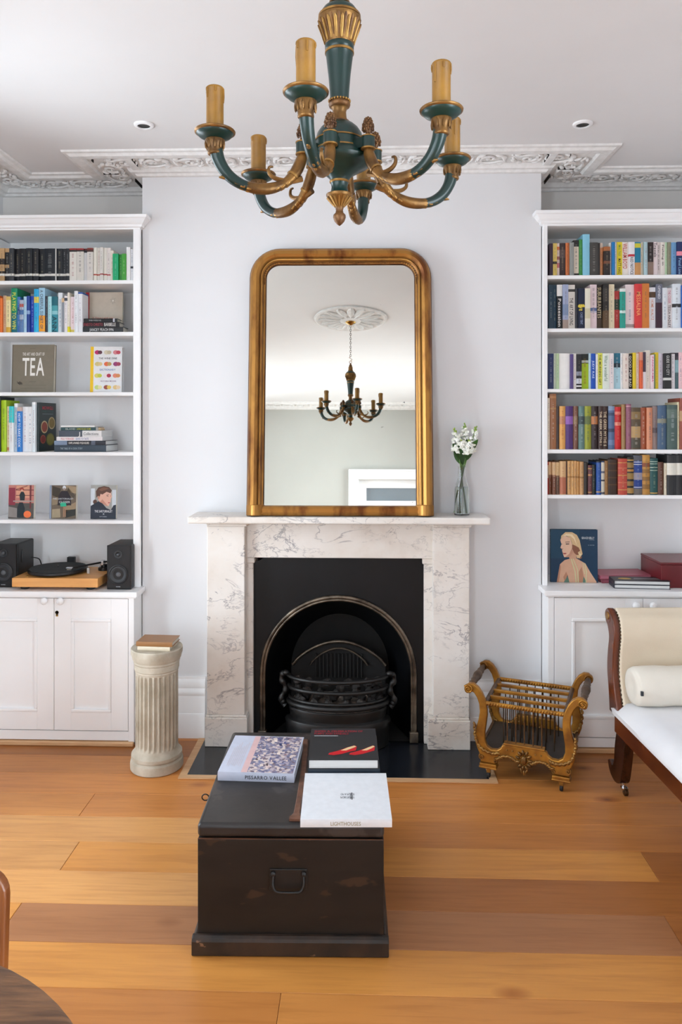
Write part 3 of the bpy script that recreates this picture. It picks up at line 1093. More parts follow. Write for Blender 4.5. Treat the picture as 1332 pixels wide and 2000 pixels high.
def bookcase(side, x0, x1, in0, in1, pxm, shelf_px, label):
    """Painted alcove bookcase. in0/in1: inner edges of the face stiles."""
    t = thing('bookcase', ((x0 + x1) / 2, (YBC + YAL) / 2, 0.001), label, 'bookcase')
    zt = at(pxm, 424 if side < 0 else 414, YBC).z
    zh = at(pxm, 449 if side < 0 else 440, YBC).z
    zc = at(pxm, 1156 if side < 0 else 1155, 3.645).z          # worktop top
    MB(JOINERY).box(in0 - .02, in1 + .02, YBB, YAL - .002, zc + .001, zt - .03).build('back_panel', t)
    for s, a, b in ((0, x0 + .001, in0), (1, in1, x1 - .001)):
        sp = MB(JOINERY)
        sp.box(a, b, YBC, YBC + .022, zc + .001, zh)
        sp.box(a if s else b - .018, a + .018 if s else b, YBC + .022, YBB, zc + .001, zh)
        sp.build('side_panel', t, bev=.0015, bseg=1)
    MB(JOINERY).box(x0 + .001, x1 - .001, YBC, YBC + .022, zh, zt - .012).build('header', t, bev=.0015, bseg=1)
    MB(JOINERY).box(x0 + .001, x1 - .001, YBC + .022, YBB, zh + .005, zh + .025).build('top_board', t)
    # cornice: a cove that returns past the corner of the chimney breast
    cr = MB(JOINERY)
    pf = [(0, zh + .008), (.010, zh + .012), (.012, zh + .022), (.022, zh + .030), (.036, zt - .018), (.044, zt - .014), (.046, zt), (0, zt)]
    if side < 0:
        xe = x1
        ends = [(x0 + .002, 0), (xe, 1)]
    else:
        xe = x0
        ends = [(x1 - .002, 0), (xe, -1)]
    vs = []
    for ex, sg in ends:
        vs += [(ex + sg * o_, YBC - o_, z_) for o_, z_ in pf]
    m = len(pf)
    cr.add(vs, [(q, (q + 1) % m, m + (q + 1) % m, m + q) for q in range(m)] + [tuple(range(m))])
    sg = ends[1][1]
    vs = [(xe + sg * o_, YBC - o_, z_) for o_, z_ in pf] + [(xe + sg * o_, YBR - .002, z_) for o_, z_ in pf]
    cr.add(vs, [(q, (q + 1) % m, m + (q + 1) % m, m + q) for q in range(m)] + [tuple(range(m, 2 * m))])
    cr.build('cornice', t)
    zs = []
    for (p0, p1) in shelf_px:
        z1, z0 = at(pxm, p0, YBC + .008).z, at(pxm, p1, YBC + .008).z
        MB(JOINERY).box(in0 - .018 + .0185, in1 - .0005, YBC + .008, YBB - .001, z0, z1).build('shelf', t, bev=.0015, bseg=1)
        zs.append(z1)
    return t, zs, zc


LX1, RX0 = BX0, BX1
L_IN0, L_IN1 = XL + .07, at(260, 800, YBC).x
R_IN0, R_IN1 = at(1069.5, 800, YBC).x, XR - .07
bc1, LZ, LZC = bookcase(-1, XL, LX1 + .0, L_IN0, L_IN1, 130, [(547.7, 555), (648.6, 656.5), (766, 773), (883, 890), (1016, 1023)], 'white painted alcove bookcase above the turntable and two black speakers')
bc2, RZ, RZC = bookcase(1, RX0, XR, R_IN0, R_IN1, 1200, [(537, 544), (641, 648), (759.5, 766), (878, 885.6), (967, 974)], 'white painted alcove bookcase filled with paperbacks and old leather bindings')


def base_cabinet(side, x0, x1, xm, zc, label, wl):
    t = thing('base_cabinet', ((x0 + x1) / 2, YCB + .2, 0.001), label, 'cabinet')
    zd1, zd0 = zc - .034, .075
    a, b = (x0, x1 - .003) if side < 0 else (x0 + .003, x1)
    c = MB(JOINERY)
    st = .030
    c.box(a + .001, a + st, YCB, YAL - .02, .004, zd1)
    c.box(b - st, b - .001, YCB, YAL - .02, .004, zd1)
    c.box(a + st, b - st, YCB + .03, YAL - .02, zd1 - .02, zd1)
    c.box(a + st, b - st, YCB + .03, YAL - .02, .06, .075)
    c.box(a + st, b - st, YCB + .022, YCB + .03, .075, zd1 - .02)
    c.build('carcass', t, bev=.0015, bseg=1)
    MB(JOINERY).box(a + st, b - st, YCB + .001, YCB + .02, .026, zd0 - .004).build('plinth', t)
    MB(BISCUIT).box(a + .001, b - .001, YCB - .014, YCB + .02, -.0, .022).build('floor_bead', t, bev=.005)
    for s, (d0, d1) in enumerate(((a + st + .002, xm - .0012), (xm + .0012, b - st - .002))):
        d = MB(JOINERY)
        r0, r1, q0, q1 = d0 + .085, d1 - .085, zd0 + .09, zd1 - .105
        y0, y1 = YCB + .0005, YCB + .021
        d.box(d0, r0, y0, y1, zd0, zd1 - .004).box(r1, d1, y0, y1, zd0, zd1 - .004)
        d.box(r0, r1, y0, y1, zd0, q0).box(r0, r1, y0, y1, q1, zd1 - .004)
        d.box(r0, r1, y0 + .010, y1, q0, q1)
        o = d.build('door', t, bev=.001, bseg=1)
        mo = MB(JOINERY)
        w_ = .016
        for i_, (u, v, h1, h2) in enumerate(((r0, r1, q0, 1), (r0, r1, q1, -1))):
            mo.box(u, v, y0 - .004, y0 + .012, min(h1, h1 + h2 * w_), max(h1, h1 + h2 * w_))
        mo.box(r0, r0 + w_, y0 - .004, y0 + .012, q0 + w_, q1 - w_).box(r1 - w_, r1, y0 - .004, y0 + .012, q0 + w_, q1 - w_)
        mo.build('panel_moulding', o, bev=.004)
        kx = d1 - .040 if s == 0 else d0 + .040
        kz = at(1250, 1181, YCB).z
        MB(JOINERY).lathe([(.009, y0), (.008, y0 - .010), (.017, y0 - .018), (.0185, y0 - .026), (.014, y0 - .034), (.004, y0 - .037)][::1], (kx, 0, kz), 16, ax=1).build('knob', o, smooth=60)
        if s == 1:
            es = MB(BRASS)
            es.lathe([(.008, 0), (.009, .0)], (kx - .026, y0 - .0015, kz - .062), 12, ax=1)
            es.box(kx - .0315, kx - .0205, y0 - .0015, y0, kz - .082, kz - .060)
            es.build('escutcheon', o)
            MB(DARK_GAP).box(kx - .0275, kx - .0245, y0 - .0025, y0 - .0012, kz - .076, kz - .060).build('keyhole', o)
    # worktop with a return against the chimney breast
    wt = MB(JOINERY)
    wt.box(x0 + .001, x1 - .001, YBR + .001, YBB, zc - .026, zc)
    e0, e1 = (x0 + .001, x1 + .016) if side < 0 else (x0 - .016, x1 - .001)
    wt.box(e0, e1, YCB - .02, YBR - .001, zc - .026, zc)
    wt.box(min(e0, e1) + .006, max(e0, e1) - .006, YCB - .012, YBR - .001, zc - .033, zc - .026)
    o = wt.build('worktop', bev=.003)
    tag(o, wl, 'worktop')
    return t


base_cabinet(-1, XL, LX1, at(105.5, 1300, YCB).x, LZC, 'white two-door base cabinet below the turntable and speakers', 'white painted worktop carrying the turntable and two speakers')
base_cabinet(1, RX0, XR, at(1256, 1300, YCB).x, RZC, 'white two-door base cabinet partly hidden behind the white chaise', 'white painted worktop carrying the portrait book and dark red box')

# ================================================================ BOOKS
COVER_T = .0022


def book_mesh(w_, h, d, c, bands=(), rnd_=False, hard=False):
    """Cover of a book standing at the origin: spine on y=0 facing -y, width w_ on x, depth d on y."""
    mb = MB()
    cuts = sorted({0.0, 1.0} | {f for f0, f1, _ in bands for f in (f0, f1)})
    n = 5
    t = COVER_T if hard else .0008
    bul = min(.006, w_ * .22) if rnd_ else min(.0015, w_ * .1)
    sp = [(w_ * q / n, -bul * math.sin(PI * q / n) + bul) for q in range(n + 1)]
    outl = [(0, d)] + sp + [(w_, d)]
    inner = [(w_ - t, d), (w_ - t, bul + t)] + [(t, bul + t), (t, d)]
    prof = outl + inner
    m = len(prof)
    for f0, f1 in zip(cuts, cuts[1:]):
        fm_ = (f0 + f1) / 2
        col = c
        for b0, b1, bc in bands:
            if b0 <= fm_ <= b1:
                col = bc
        mb.use(print_mat(col, .38 if hard else .42))
        z1, z0 = h * (1 - f0), h * (1 - f1)
        vs = [(x_, y_, z0) for x_, y_ in prof] + [(x_, y_, z1) for x_, y_ in prof]
        fs = [(q, (q + 1) % m, m + (q + 1) % m, m + q) for q in range(m)]
        if f1 == 1.0:
            fs += [(0, 1, m - 2, m - 1)[::-1], (m - 4, m - 3, m - 6, m - 5)[::-1]]
            fs.append(tuple(range(1, n + 2)) + (m - 3, m - 2))
        if f0 == 0.0:
            fs.append(tuple(m + q for q in range(1, n + 2)) + (m + m - 3, m + m - 2))
        mb.add(vs, fs)
    return mb, t, bul


def make_book(name, w_, h, d, c, label, group=None, bands=(), text=(), marks=None, rnd_=False, hard=False, pages=None, art=None):
    """text: (string, colour, f0, f1, width share) down the spine, fractions from the top; art(P, root, w) paints the front cover."""
    mb, t, bul = book_mesh(w_, h, d, c, bands, rnd_, hard)
    o = mb.build(name, local=True)
    # move origin to the book's own corner (build centred it)
    for v in o.data.vertices:
        v.co += o.location
    o.location = (0, 0, 0)
    tag(o, label, 'book', group)
    ins = .004 if hard else .0006
    pg = MB(pages or PAGES)
    pg.box(t, w_ - t, bul + t, d - ins, ins, h - ins)
    pg.build('pages', o, local=True)
    for s, col, f0, f1, ws in text:
        tb = MB(print_mat(col))
        ww = w_ * ws
        write(tb, s, lambda a, b: (w_ / 2 + b, -.0004, h - a), h * f0, h * f1, -ww / 2, ww / 2)
        tb.build('title', o, local=True)
    if marks:
        col, seed = marks
        rr = random.Random(seed)
        cc = hx(c)
        tb = MB(print_mat('%02x%02x%02x' % tuple(int(p_ * .45 + q_ * .55) for p_, q_ in zip(hx(col), cc))))
        a = .08 + rr.random() * .1
        end = .75 + rr.random() * .15
        ww = w_ * (.22 + .15 * rr.random())
        while a < end:
            l_ = .003 + rr.random() * .007
            if rr.random() < .12:
                a += .05
                continue
            k_ = ww * rr.uniform(.6, 1)
            tb.add([(w_ / 2 - k_ / 2, -.0004, h * (1 - a)), (w_ / 2 + k_ / 2, -.0004, h * (1 - a)), (w_ / 2 + k_ / 2, -.0004, h * (1 - a - l_)), (w_ / 2 - k_ / 2, -.0004, h * (1 - a - l_))], [(0, 1, 2, 3)])
            a += l_ + .0055 + (.02 if rr.random() < .18 else 0)
        if tb.v:
            tag(tb.build('spine_print', o, local=True), kind='stuff')
    if art:
        art(lambda a, b: (w_ + .0004, a * d, b * h), o, d, h)
    return o


def lum(c):
    r, g, b = hx(c)
    return (r * 3 + g * 6 + b) / 10


def shelf_row(case, shelf, zshelf, conv, base_c, items, group, seed, rnd_=False):
    """items: (x0, x1, top, colour, description, bands, text) in crop coordinates; conv turns a crop coordinate into a photo pixel."""
    rr = random.Random(seed)
    for i, it in enumerate(items):
        x0, x1, top, c, desc = it[:5]
        bands = it[5] if len(it) > 5 and it[5] else ()
        text = it[6] if len(it) > 6 and it[6] else ()
        ys_ = YBC + .012 + rr.random() * .018
        p0, p1 = conv(x0, top), conv(x1, top)
        a, b = at(p0[0], p0[1], YBC + .02), at(p1[0], p1[1], YBC + .02)
        wid = b.x - a.x - .0006
        h = max(.06, a.z - zshelf)
        d = min(.235, .10 + h * .16 + rr.random() * .02)
        d = it[7] if len(it) > 7 else d
        lab = '%s, %s on %s bookcase %s shelf' % (desc, ORD[i + 1], case, shelf)
        mk = None
        if not text and rr.random() < .8:
            mk = (rr.choice(['e6e2da', 'd8c9a2', 'f2f2f2']) if lum(c) < 120 else rr.choice(['3a3a40', '60565a', '8a3030', '2c4a70']), seed * 100 + i)
        o = make_book('book', wid, h, d, c, lab, group, bands, text, mk, rnd_=rnd_, hard=rnd_ or rr.random() < .15)
        o.location = (a.x + .0003, ys_, zshelf + .0003)


K = 300.0 / 1332.0


def crop(x_off, y_off):
    return lambda x, y: (x_off + x * K, y_off + y * K)


BL = '15171b'
WB = [(.775, .845, 'd9d6ce')]
row = [(-70, -36, 290, BL, 'black paperback with white band at the frame edge', WB), (-36, 0, 290, BL, 'black white-banded paperback next to a torn beige spine', WB),
       (0, 44, 290, 'b89468', 'torn beige and black spine with white band', [(.32, .5, '2a2422'), (.52, .66, 'a98860'), (.70, .78, '231f1e'), (.775, .845, 'd9d6ce'), (.85, 1, 'a98860')]),
       (44, 84, 290, '201e1e', 'black spine with peeled tan patches', [(0, .12, 'b89468'), (.5, .6, 'a98860'), (.775, .845, 'd9d6ce')]),
       (84, 124, 290, '34363a', 'charcoal paperback with white band', WB), (124, 164, 290, '14141a', 'black white-banded paperback beside the charcoal one', WB), (164, 219, 290, '101014', 'wide black white-banded paperback', WB),
       (219, 227, 288, 'd8d6d2', 'very thin white paperback among black ones'), (227, 284, 290, '14181e', 'thick black paperback after the thin white one', WB), (284, 334, 290, '181a20', 'black paperback with brown-flecked spine and band', WB),
       (334, 384, 290, '15171c', 'plain black white-banded paperback', WB), (384, 479, 290, '141a22', 'thickest blue-black paperback with white band', WB), (479, 487, 286, 'd8d8d6', 'thin white sliver of a paperback'),
       (487, 540, 290, '12161c', 'black banded paperback after the white sliver', WB), (540, 570, 290, '1b1e24', 'slim dark paperback with white band', WB), (570, 600, 290, '20232a', 'last of the black white-banded paperbacks', WB),
       (600, 661, 288, 'dedad3', 'first white paperback with red cap and black emblem', [(0, .05, '9a2a2a'), (.05, .11, '2b2b2b')]), (661, 724, 288, 'd6d2ca', 'second white paperback with red cap', [(0, .05, '9a2a2a'), (.05, .1, '3a3030')]),
       (724, 758, 288, 'd4d4d6', 'narrow grey-white paperback with dark cap', [(0, .05, '6a2020'), (.05, .13, '20242c')]), (758, 809, 288, 'd9d4ce', 'white paperback with brown cap', [(0, .05, '802822'), (.05, .12, '4a2c26')]),
       (811, 838, 282, 'e6e2d8', 'first slim cream paperback with red dot', [(.80, .84, 'b85040')]), (838, 871, 282, 'e2dfd8', 'second slim cream paperback with red dot', [(.80, .84, 'b85040')]), (871, 896, 282, 'dedbd6', 'third slim cream paperback with red dot', [(.79, .83, 'a84848')]),
       (896, 923, 282, 'e4e0d8', 'fourth slim cream paperback with red dot', [(.79, .83, 'a84848')]), (923, 955, 282, 'e0d8d4', 'slim pinkish white paperback with red dot', [(.80, .84, 'b04a4a')]), (955, 980, 306, 'e6ddd0', 'short cream paperback before the green ones'),
       (980, 1029, 338, '0ea36a', 'emerald green book, first of three green ones'), (1029, 1060, 340, '2f8f3a', 'mid green book between two other green ones'), (1060, 1097, 338, '3f9a34', 'leaf green book, last of three green ones'),
       (1097, 1131, 280, 'e8e6e6', 'white book right after the green ones'), (1131, 1158, 295, 'dadade', 'white book with small black mark at the end', [(.55, .62, '30343c')])]
shelf_row('left', 'top', LZ[0], crop(0, 420), 567, row, 'books on the top shelf of the left bookcase', 1)

row = [(-90, -50, 690, 'c83c28', 'red paperback at the frame edge'), (-50, 0, 700, 'e06a30', 'orange-red paperback at the frame edge'),
       (0, 21, 722, 'e8742c', 'orange paperback'), (21, 52, 697, 'c9a886', 'tan paperback'), (52, 90, 707, 'ead9a0', 'pale yellow paperback', [(0, .1, 'd8b96a'), (.85, 1, 'd9a93c')]),
       (90, 142, 632, '118a62', 'tall green book with yellow lettering', [(.55, 1, '0c6c7c')], [('PLAYING TO WIN', 'd8dc4a', .1, .92, .62)]), (142, 170, 707, '3f74b8', 'blue picture-spined paperback', [(.3, .5, '2a4a86')]),
       (170, 204, 737, 'a7b4c8', 'blue and white striped paperback', [(.12, .22, 'b05048'), (.3, .45, '406aa0'), (.6, 1, '5a7eae')]), (204, 231, 707, 'a9cfe4', 'pale blue paperback'), (231, 258, 702, '1f4290', 'navy blue paperback', [(.4, .5, '8aa6cc')]),
       (258, 296, 702, '1a3fa8', 'royal blue paperback'), (296, 336, 642, '27a9dc', 'tall sky blue book with yellow patch', [(.18, .32, 'e0cf5a'), (.7, 1, '30b4e0')]),
       (336, 388, 632, '9cc6de', 'tall light blue and orange book', [(.62, .98, 'f0a02c')], [('A CHEERFUL SUNSET OF', '4a5560', .05, .92, .5)]), (388, 416, 702, '3a424e', 'dark slate paperback'), (416, 448, 707, 'a8dbe2', 'pale cyan paperback'),
       (448, 498, 707, '2c8c9c', 'teal book with large dark letters', [(.0, .25, '176472'), (.25, .4, '4aa0aa'), (.4, .5, '8cc8d0')], [('ANN', '123c48', .55, .98, .8)]), (498, 536, 672, 'e4ebf0', 'tall bluish white book'),
       (536, 561, 722, '8e949c', 'grey paperback with beige cap', [(0, .12, 'd4b48c')]), (561, 588, 702, 'e8e4e6', 'white paperback with dark patch', [(.06, .14, '3c4450')]), (588, 606, 674, 'ece6d6', 'thin cream book with yellow foot', [(.86, 1, 'e4da20')]),
       (606, 646, 707, 'f0dfe6', 'pale pink book with yellow foot', [(.92, 1, 'e2cf70')]), (646, 677, 660, 'e9edf2', 'tall white book with pale blue lettering'), (677, 714, 670, 'e8e9ee', 'white book with navy cap beside the stack', [(0, .04, '2c5aa8')], (), .085)]
shelf_row('left', 'second', LZ[1], crop(0, 420), 1015, row, 'books on the second shelf of the left bookcase', 2)

row = [(-60, -20, 610, '20242c', 'black tall book at the frame edge'), (-20, 8, 600, '1c2024', 'black book beside the lime green one'), (8, 52, 629, 'a9cc22', 'lime green tall book'), (52, 81, 682, 'ead9b8', 'cream book with orange foot', [(.9, .97, 'd08a6a')]),
       (81, 120, 682, 'e4e8ea', 'white book with turquoise upper half', [(.0, .36, '3cc8cc')]), (120, 149, 657, 'b8c8d8', 'pale blue-grey book with white cap', [(0, .08, 'e8e8ea')]), (149, 189, 690, '1f78c8', 'bright blue book with white lettering', [(0, .09, 'cbb0a8')], [('HOW TO BAKE COOK', 'e8f0f8', .14, .9, .5)]),
       (189, 231, 686, 'e9ebee', 'first plain white book'), (231, 279, 686, 'eceef0', 'second plain white book'), (279, 308, 646, 'dfe9ee', 'tall white book beside the dark cookbook', [(0, .05, 'f0f4f6')])]
shelf_row('left', 'fourth', LZ[3], crop(0, 640), 1078, row, 'books on the fourth shelf of the left bookcase', 4)

row = [(183, 214, 335, '3a2838', 'dark purple paperback'), (214, 249, 333, 'd9bf66', 'yellow paperback with black mark', [(.56, .64, '2a241c')]), (249, 273, 333, 'd8c4ba', 'white and orange patterned paperback', [(.1, .2, 'd8743c'), (.4, .5, 'a05a50'), (.6, .75, 'c06a70')]),
       (273, 325, 329, '3b2d2c', 'dark brown photographic paperback', [(.2, .45, '5a4a48')]), (325, 357, 329, 'c87040', 'rust orange paperback'), (357, 393, 329, '8f928e', 'grey paperback'),
       (393, 441, 305, '222222', 'black tall book with long white label', [(.18, .93, 'e6d9c6')]), (441, 471, 300, '3d8a44', 'green tall book'), (471, 532, 256, '86c4dc', 'tallest, light blue book'), (532, 602, 328, '44423f', 'thick charcoal paperback'),
       (602, 626, 328, '373331', 'dark brown slim paperback'), (626, 651, 328, 'd9976a', 'pale orange paperback', [(0, .14, 'd9c8b8')]), (651, 706, 366, '2d2422', 'short black paperback with brown cap', [(0, .15, 'a8673c'), (.5, .6, '7a4a34')]),
       (706, 721, 330, 'e6e2dc', 'thin white paperback before the blue one'), (721, 748, 326, '1e78b8', 'bright blue slim paperback'), (748, 769, 328, 'e8e4e0', 'slim white paperback after the blue one'),
       (769, 816, 322, 'e2d02c', 'yellow paperback with black lettering', (), [('SMALL TALK', '4a8a48', .08, .42, .45), ('MATT HAIG', '2c2a20', .5, .95, .55)]), (816, 868, 322, 'ece4dc', 'white paperback with red lettering', (), [('WILLIAM BOYD', 'b83a34', .04, .8, .72)]),
       (868, 919, 325, 'e8e4e6', 'white paperback with red star', [(.37, .44, 'c03440')], [('RED NOTICE', '2c2c34', .46, .99, .5)]), (919, 973, 325, '1f7c9c', 'teal paperback with yellow disc', [(.04, .17, 'd4cc3c'), (.62, 1, 'c8935c')]),
       (973, 1001, 325, 'e6dcc8', 'cream paperback'), (1001, 1031, 325, 'a9c4cc', 'pale blue paperback'), (1031, 1085, 325, '2c2222', 'black and grey photographic paperback', [(.6, 1, '8a7468')]), (1085, 1122, 322, 'e2d4d6', 'pale paperback with title at the top', (), [('Travels', '4a4648', .02, .45, .75)]),
       (1122, 1151, 322, 'dcd2d0', 'pale paperback with grey lettering', (), [('War in the air', '6a6266', .08, .85, .4)]), (1151, 1190, 322, 'e2dad2', 'cream paperback with grey lettering', (), [('Fishing in', '5c5652', .08, .7, .55)]), (1190, 1211, 322, 'b4d0ae', 'pale green slim paperback'),
       (1211, 1241, 322, '8a8872', 'olive grey paperback'), (1241, 1286, 325, '6c9cc8', 'mid blue paperback'), (1286, 1338, 322, '1c2c5c', 'navy paperback with pink label', [(.29, .42, 'e88a9c')], [('Penel Lane', '8ab0d4', .5, .98, .5)]),
       (1338, 1380, 330, 'd8d0c4', 'cream paperback beyond the navy one'), (1380, 1420, 325, '9a3a34', 'red paperback at the frame edge')]
shelf_row('right', 'top', RZ[0], crop(1032, 400), 607, row, 'books on the top shelf of the right bookcase', 11)

row = [(177, 216, 692, '1f3a4c', 'dark teal paperback'), (216, 249, 692, '203c50', 'blue-black paperback with teal lettering'), (249, 297, 692, '1e2022', 'white-topped black paperback with script title', [(0, .26, 'e6e4e0')], [('Possession', 'e6e0dc', .32, .95, .55)]),
       (297, 345, 692, '9aa4c0', 'lilac paperback with brown foot', [(.45, .7, '7c8eac'), (.8, 1, '9c8a80')]), (345, 408, 692, 'e6e0d8', 'thick white paperback with black lettering', [(.1, .16, '45413e')], [('THE ART OF LIVING', '1c1a1a', .3, .92, .5)]), (408, 429, 727, '30333c', 'slim dark grey paperback'),
       (429, 487, 727, '18213a', 'navy paperback with yellow script', [(.42, .47, 'd8c044')], [('Eve', 'e4d04a', .40, .56, .8), ('CASEY TENT', '8c98b4', .6, .9, .35)]), (487, 535, 727, 'e2dccb', 'cream paperback with leaf pattern', [(.5, .75, 'd0c8a8')]),
       (535, 593, 692, 'dcc8cc', 'pinkish paperback with blue triangle', [(.53, .60, '5a6a94'), (.60, .64, 'b8b4c4')]), (593, 646, 692, '28231f', 'black paperback with upper case title', [(.78, 1, '4a3c30')], [('SUBURBANITES', 'c9b894', .06, .76, .6)]),
       (646, 695, 688, '2a2624', 'black and brown paperback', [(.1, .4, '3c3836'), (.6, 1, '5c4630')]), (695, 746, 690, 'ddd0b0', 'plain cream paperback'), (746, 793, 747, 'a83430', 'red paperback with dark green band', [(.22, .5, '2c3a2c')]),
       (793, 842, 727, '2a9c8c', 'teal paperback with white cap', [(0, .08, 'e0e6e2'), (.55, .62, 'cfe6e0')]), (845, 922, 690, 'e6d8da', 'thickest pale pink paperback', [(.9, .97, 'a89a98')]), (922, 981, 688, 'd23a3c', 'scarlet paperback with orange lettering', (), [('MESSALINA', 'f2a468', .18, .72, .62)]),
       (981, 1046, 684, 'd07c38', 'thick orange paperback'), (1050, 1106, 715, 'e6e8ee', 'white paperback with brown disc', [(.11, .25, '5a4430')], [('HOME WALTZ', 'd08a6c', .3, .8, .4)]), (1106, 1161, 688, '3a2030', 'maroon paperback with grey upper half', [(.0, .42, '6c7080')], [('OPENED', 'd8d8e0', .04, .34, .4)]),
       (1161, 1206, 720, 'dde2e8', 'bluish white paperback'), (1206, 1251, 720, 'e4dcdc', 'white paperback lettered in pink and black', (), [('THE CODER', 'c87890', .06, .38, .5), ('TESSA HADLEY', '3c3838', .42, .98, .5)]), (1251, 1323, 686, 'dfe6ec', 'thick white paperback with black bird', [(.45, .53, '3a3a3c')]),
       (1323, 1350, 700, '2a62b0', 'bright blue paperback at the frame edge'), (1350, 1400, 700, 'd8d0c4', 'cream paperback at the frame edge')]
shelf_row('right', 'second', RZ[1], crop(1032, 400), 1067, row, 'books on the second shelf of the right bookcase', 12)

row = [(170, 218, 270, '22305c', 'navy blue hardback'), (218, 241, 268, 'c6d2c0', 'first pale green slim paperback'), (241, 268, 268, 'b4cca4', 'second pale green slim paperback'), (268, 361, 268, 'ecebe8', 'very thick plain white book'), (361, 388, 275, '54447c', 'purple paperback'),
       (388, 416, 268, 'e8e6e2', 'white paperback after the purple one'), (416, 461, 275, '26262a', 'black and white photographic spine', [(.5, .62, '8a8e9c'), (.7, .85, 'c8ccd4'), (.9, .94, 'e0e0e0')]), (461, 526, 272, 'a4c020', 'lime green book with black upper part', [(0, .27, '1c2420'), (.18, .25, 'b8c0b8')]), (526, 546, 265, 'b4d0da', 'pale blue slim paperback'),
       (546, 586, 268, '1c50b0', 'royal blue book with white lettering', (), [('JUDY RAE', 'd0dcf0', .2, .7, .45)]), (586, 601, 275, 'e8e6e4', 'thin white paperback'), (601, 642, 265, 'e0e05c', 'yellow-lime book with black lettering', (), [('THE MORNING GIFT', '3c3c20', .04, .9, .5)]),
       (642, 701, 268, 'dfe6dc', 'pale book with green lettering', (), [('What a wonderful', '6c8c78', .06, .78, .5)]), (701, 741, 268, 'e6dcdc', 'pinkish white paperback'), (741, 801, 265, 'a8ccd8', 'pale blue book with teal photographic top', [(0, .28, '2a6c84'), (.28, .4, '1c3440')]),
       (801, 821, 265, 'e8e8e6', 'white slim paperback'), (821, 869, 268, 'e2d6cc', 'cream pink book'), (869, 904, 270, '241f22', 'black book with white lettering', (), [('GOOD POP BAD', 'e0dcd8', .06, .94, .55)]), (904, 933, 262, 'dcc030', 'first mustard yellow book'),
       (933, 963, 268, 'e8dcd0', 'cream book between yellow and orange'), (963, 991, 258, 'dc643c', 'orange slim book', [(0, .22, 'd89078')]), (991, 1019, 256, '4c3c4c', 'plum-topped white book', [(.54, 1, 'e4dce0')]), (1019, 1063, 240, 'e4dcd0', 'tall pale cream book'),
       (1063, 1090, 280, 'e8d4d8', 'white book with pink letters', (), [('PANORAMA', 'c84c78', .06, .8, .6)]), (1090, 1103, 275, '5c7c54', 'thin green paperback'), (1103, 1133, 258, 'e0c42c', 'second mustard yellow book'), (1133, 1173, 268, 'd2ccd8', 'pale lilac book'),
       (1173, 1237, 268, '26282a', 'thick black book with white disc', [(.69, .76, 'd0d0cc')], [('GUIDE TO CITY', 'c8c8c4', .06, .62, .4)]), (1237, 1276, 262, 'e4e0e4', 'white and black book', [(.0, .03, '3c3a3c')]), (1276, 1305, 262, '486468', 'dark teal book', [(.0, .2, '34303c'), (.2, .55, '8cb4bc')]),
       (1305, 1340, 258, 'ecc8cc', 'pale pink book'), (1340, 1390, 262, '3c3c44', 'dark grey book at the frame edge')]
shelf_row('right', 'third', RZ[2], crop(1032, 630), 575, row, 'books on the third shelf of the right bookcase', 13)

GB = [(.235, .42, 'b07c98')]
row = [(161, 184, 655, 'd8ccb8', 'cream slim old book'), (184, 243, 618, '9c6844', 'tallest brown leather volume', [(.04, .08, 'b88458'), (.25, .28, 'b48654')]), (243, 269, 725, '40302a', 'dark brown slim volume'),
       (269, 323, 725, 'dca258', 'tan-orange clothbound volume with label', [(.235, .42, 'c08868')]), (323, 388, 725, '4c2c6c', 'purple clothbound volume with lilac label', [(.235, .42, '9060b0')]), (388, 436, 725, '7c5444', 'brown clothbound volume with roundel', [(.235, .42, '94785c')]),
       (436, 488, 725, '5e7c78', 'slate teal clothbound volume with dark roundel', [(.235, .42, '38464a')]), (488, 546, 725, '94982c', 'olive green clothbound volume with roundel', [(.235, .42, '606c3c')]), (546, 605, 725, '302020', 'dark brown volume with orange label', [(.235, .42, 'b87444')]),
       (605, 644, 725, '3c2824', 'dark brown volume with cream lettering, number one', (), [('THE GREEK MYTHS I', 'd8c4a8', .12, .9, .5)]), (644, 695, 725, '40281f', 'dark brown volume with cream lettering, number two', (), [('THE GREEK MYTHS II', 'd8c4a8', .12, .92, .5)]), (697, 753, 725, '54688c', 'slate blue patterned volume', [(0, .1, '8498b4'), (.15, .22, '3c4c68'), (.52, .6, '34425c'), (.78, .9, '6c80a4')]),
       (753, 810, 732, 'c41c20', 'bright red volume with pale roundels', [(.11, .18, 'e07c6c'), (.36, .44, 'e0907c')]), (810, 846, 710, '9c7c50', 'gold-brown volume'), (846, 890, 707, '8c5468', 'mauve dust-jacketed volume', [(.04, .06, 'd8a8b0')]),
       (890, 972, 738, '5c4c38', 'thick olive brown volume with tan labels', [(.1, .28, '8a7048'), (.45, .72, 'b49464'), (.76, .96, '4c483c')]), (972, 1026, 738, 'a05030', 'rust red clothbound volume'), (1026, 1076, 738, 'd08a68', 'salmon pink clothbound volume'), (1076, 1121, 725, '8c7874', 'grey-pink patterned volume', [(.5, .62, '5c4c4c')]),
       (1121, 1201, 720, '48607c', 'wide slate blue volume in a shiny jacket', [(.3, .4, '8c8c7c')]), (1201, 1291, 715, '4c605c', 'wide green-blue volume in a shiny jacket', [(.1, .3, '64746c')]), (1291, 1312, 690, 'd8cca8', 'cream slim book'), (1312, 1350, 655, '8c4430', 'tall red-brown volume', [(.25, .45, 'b49068')]),  # pale band on the slate blue jacket is a highlight put into its colour
       (1350, 1400, 700, '3c3028', 'dark brown volume at the frame edge')]
shelf_row('right', 'fourth', RZ[3], crop(1032, 630), 1103, row, 'books on the fourth shelf of the right bookcase', 14, True)

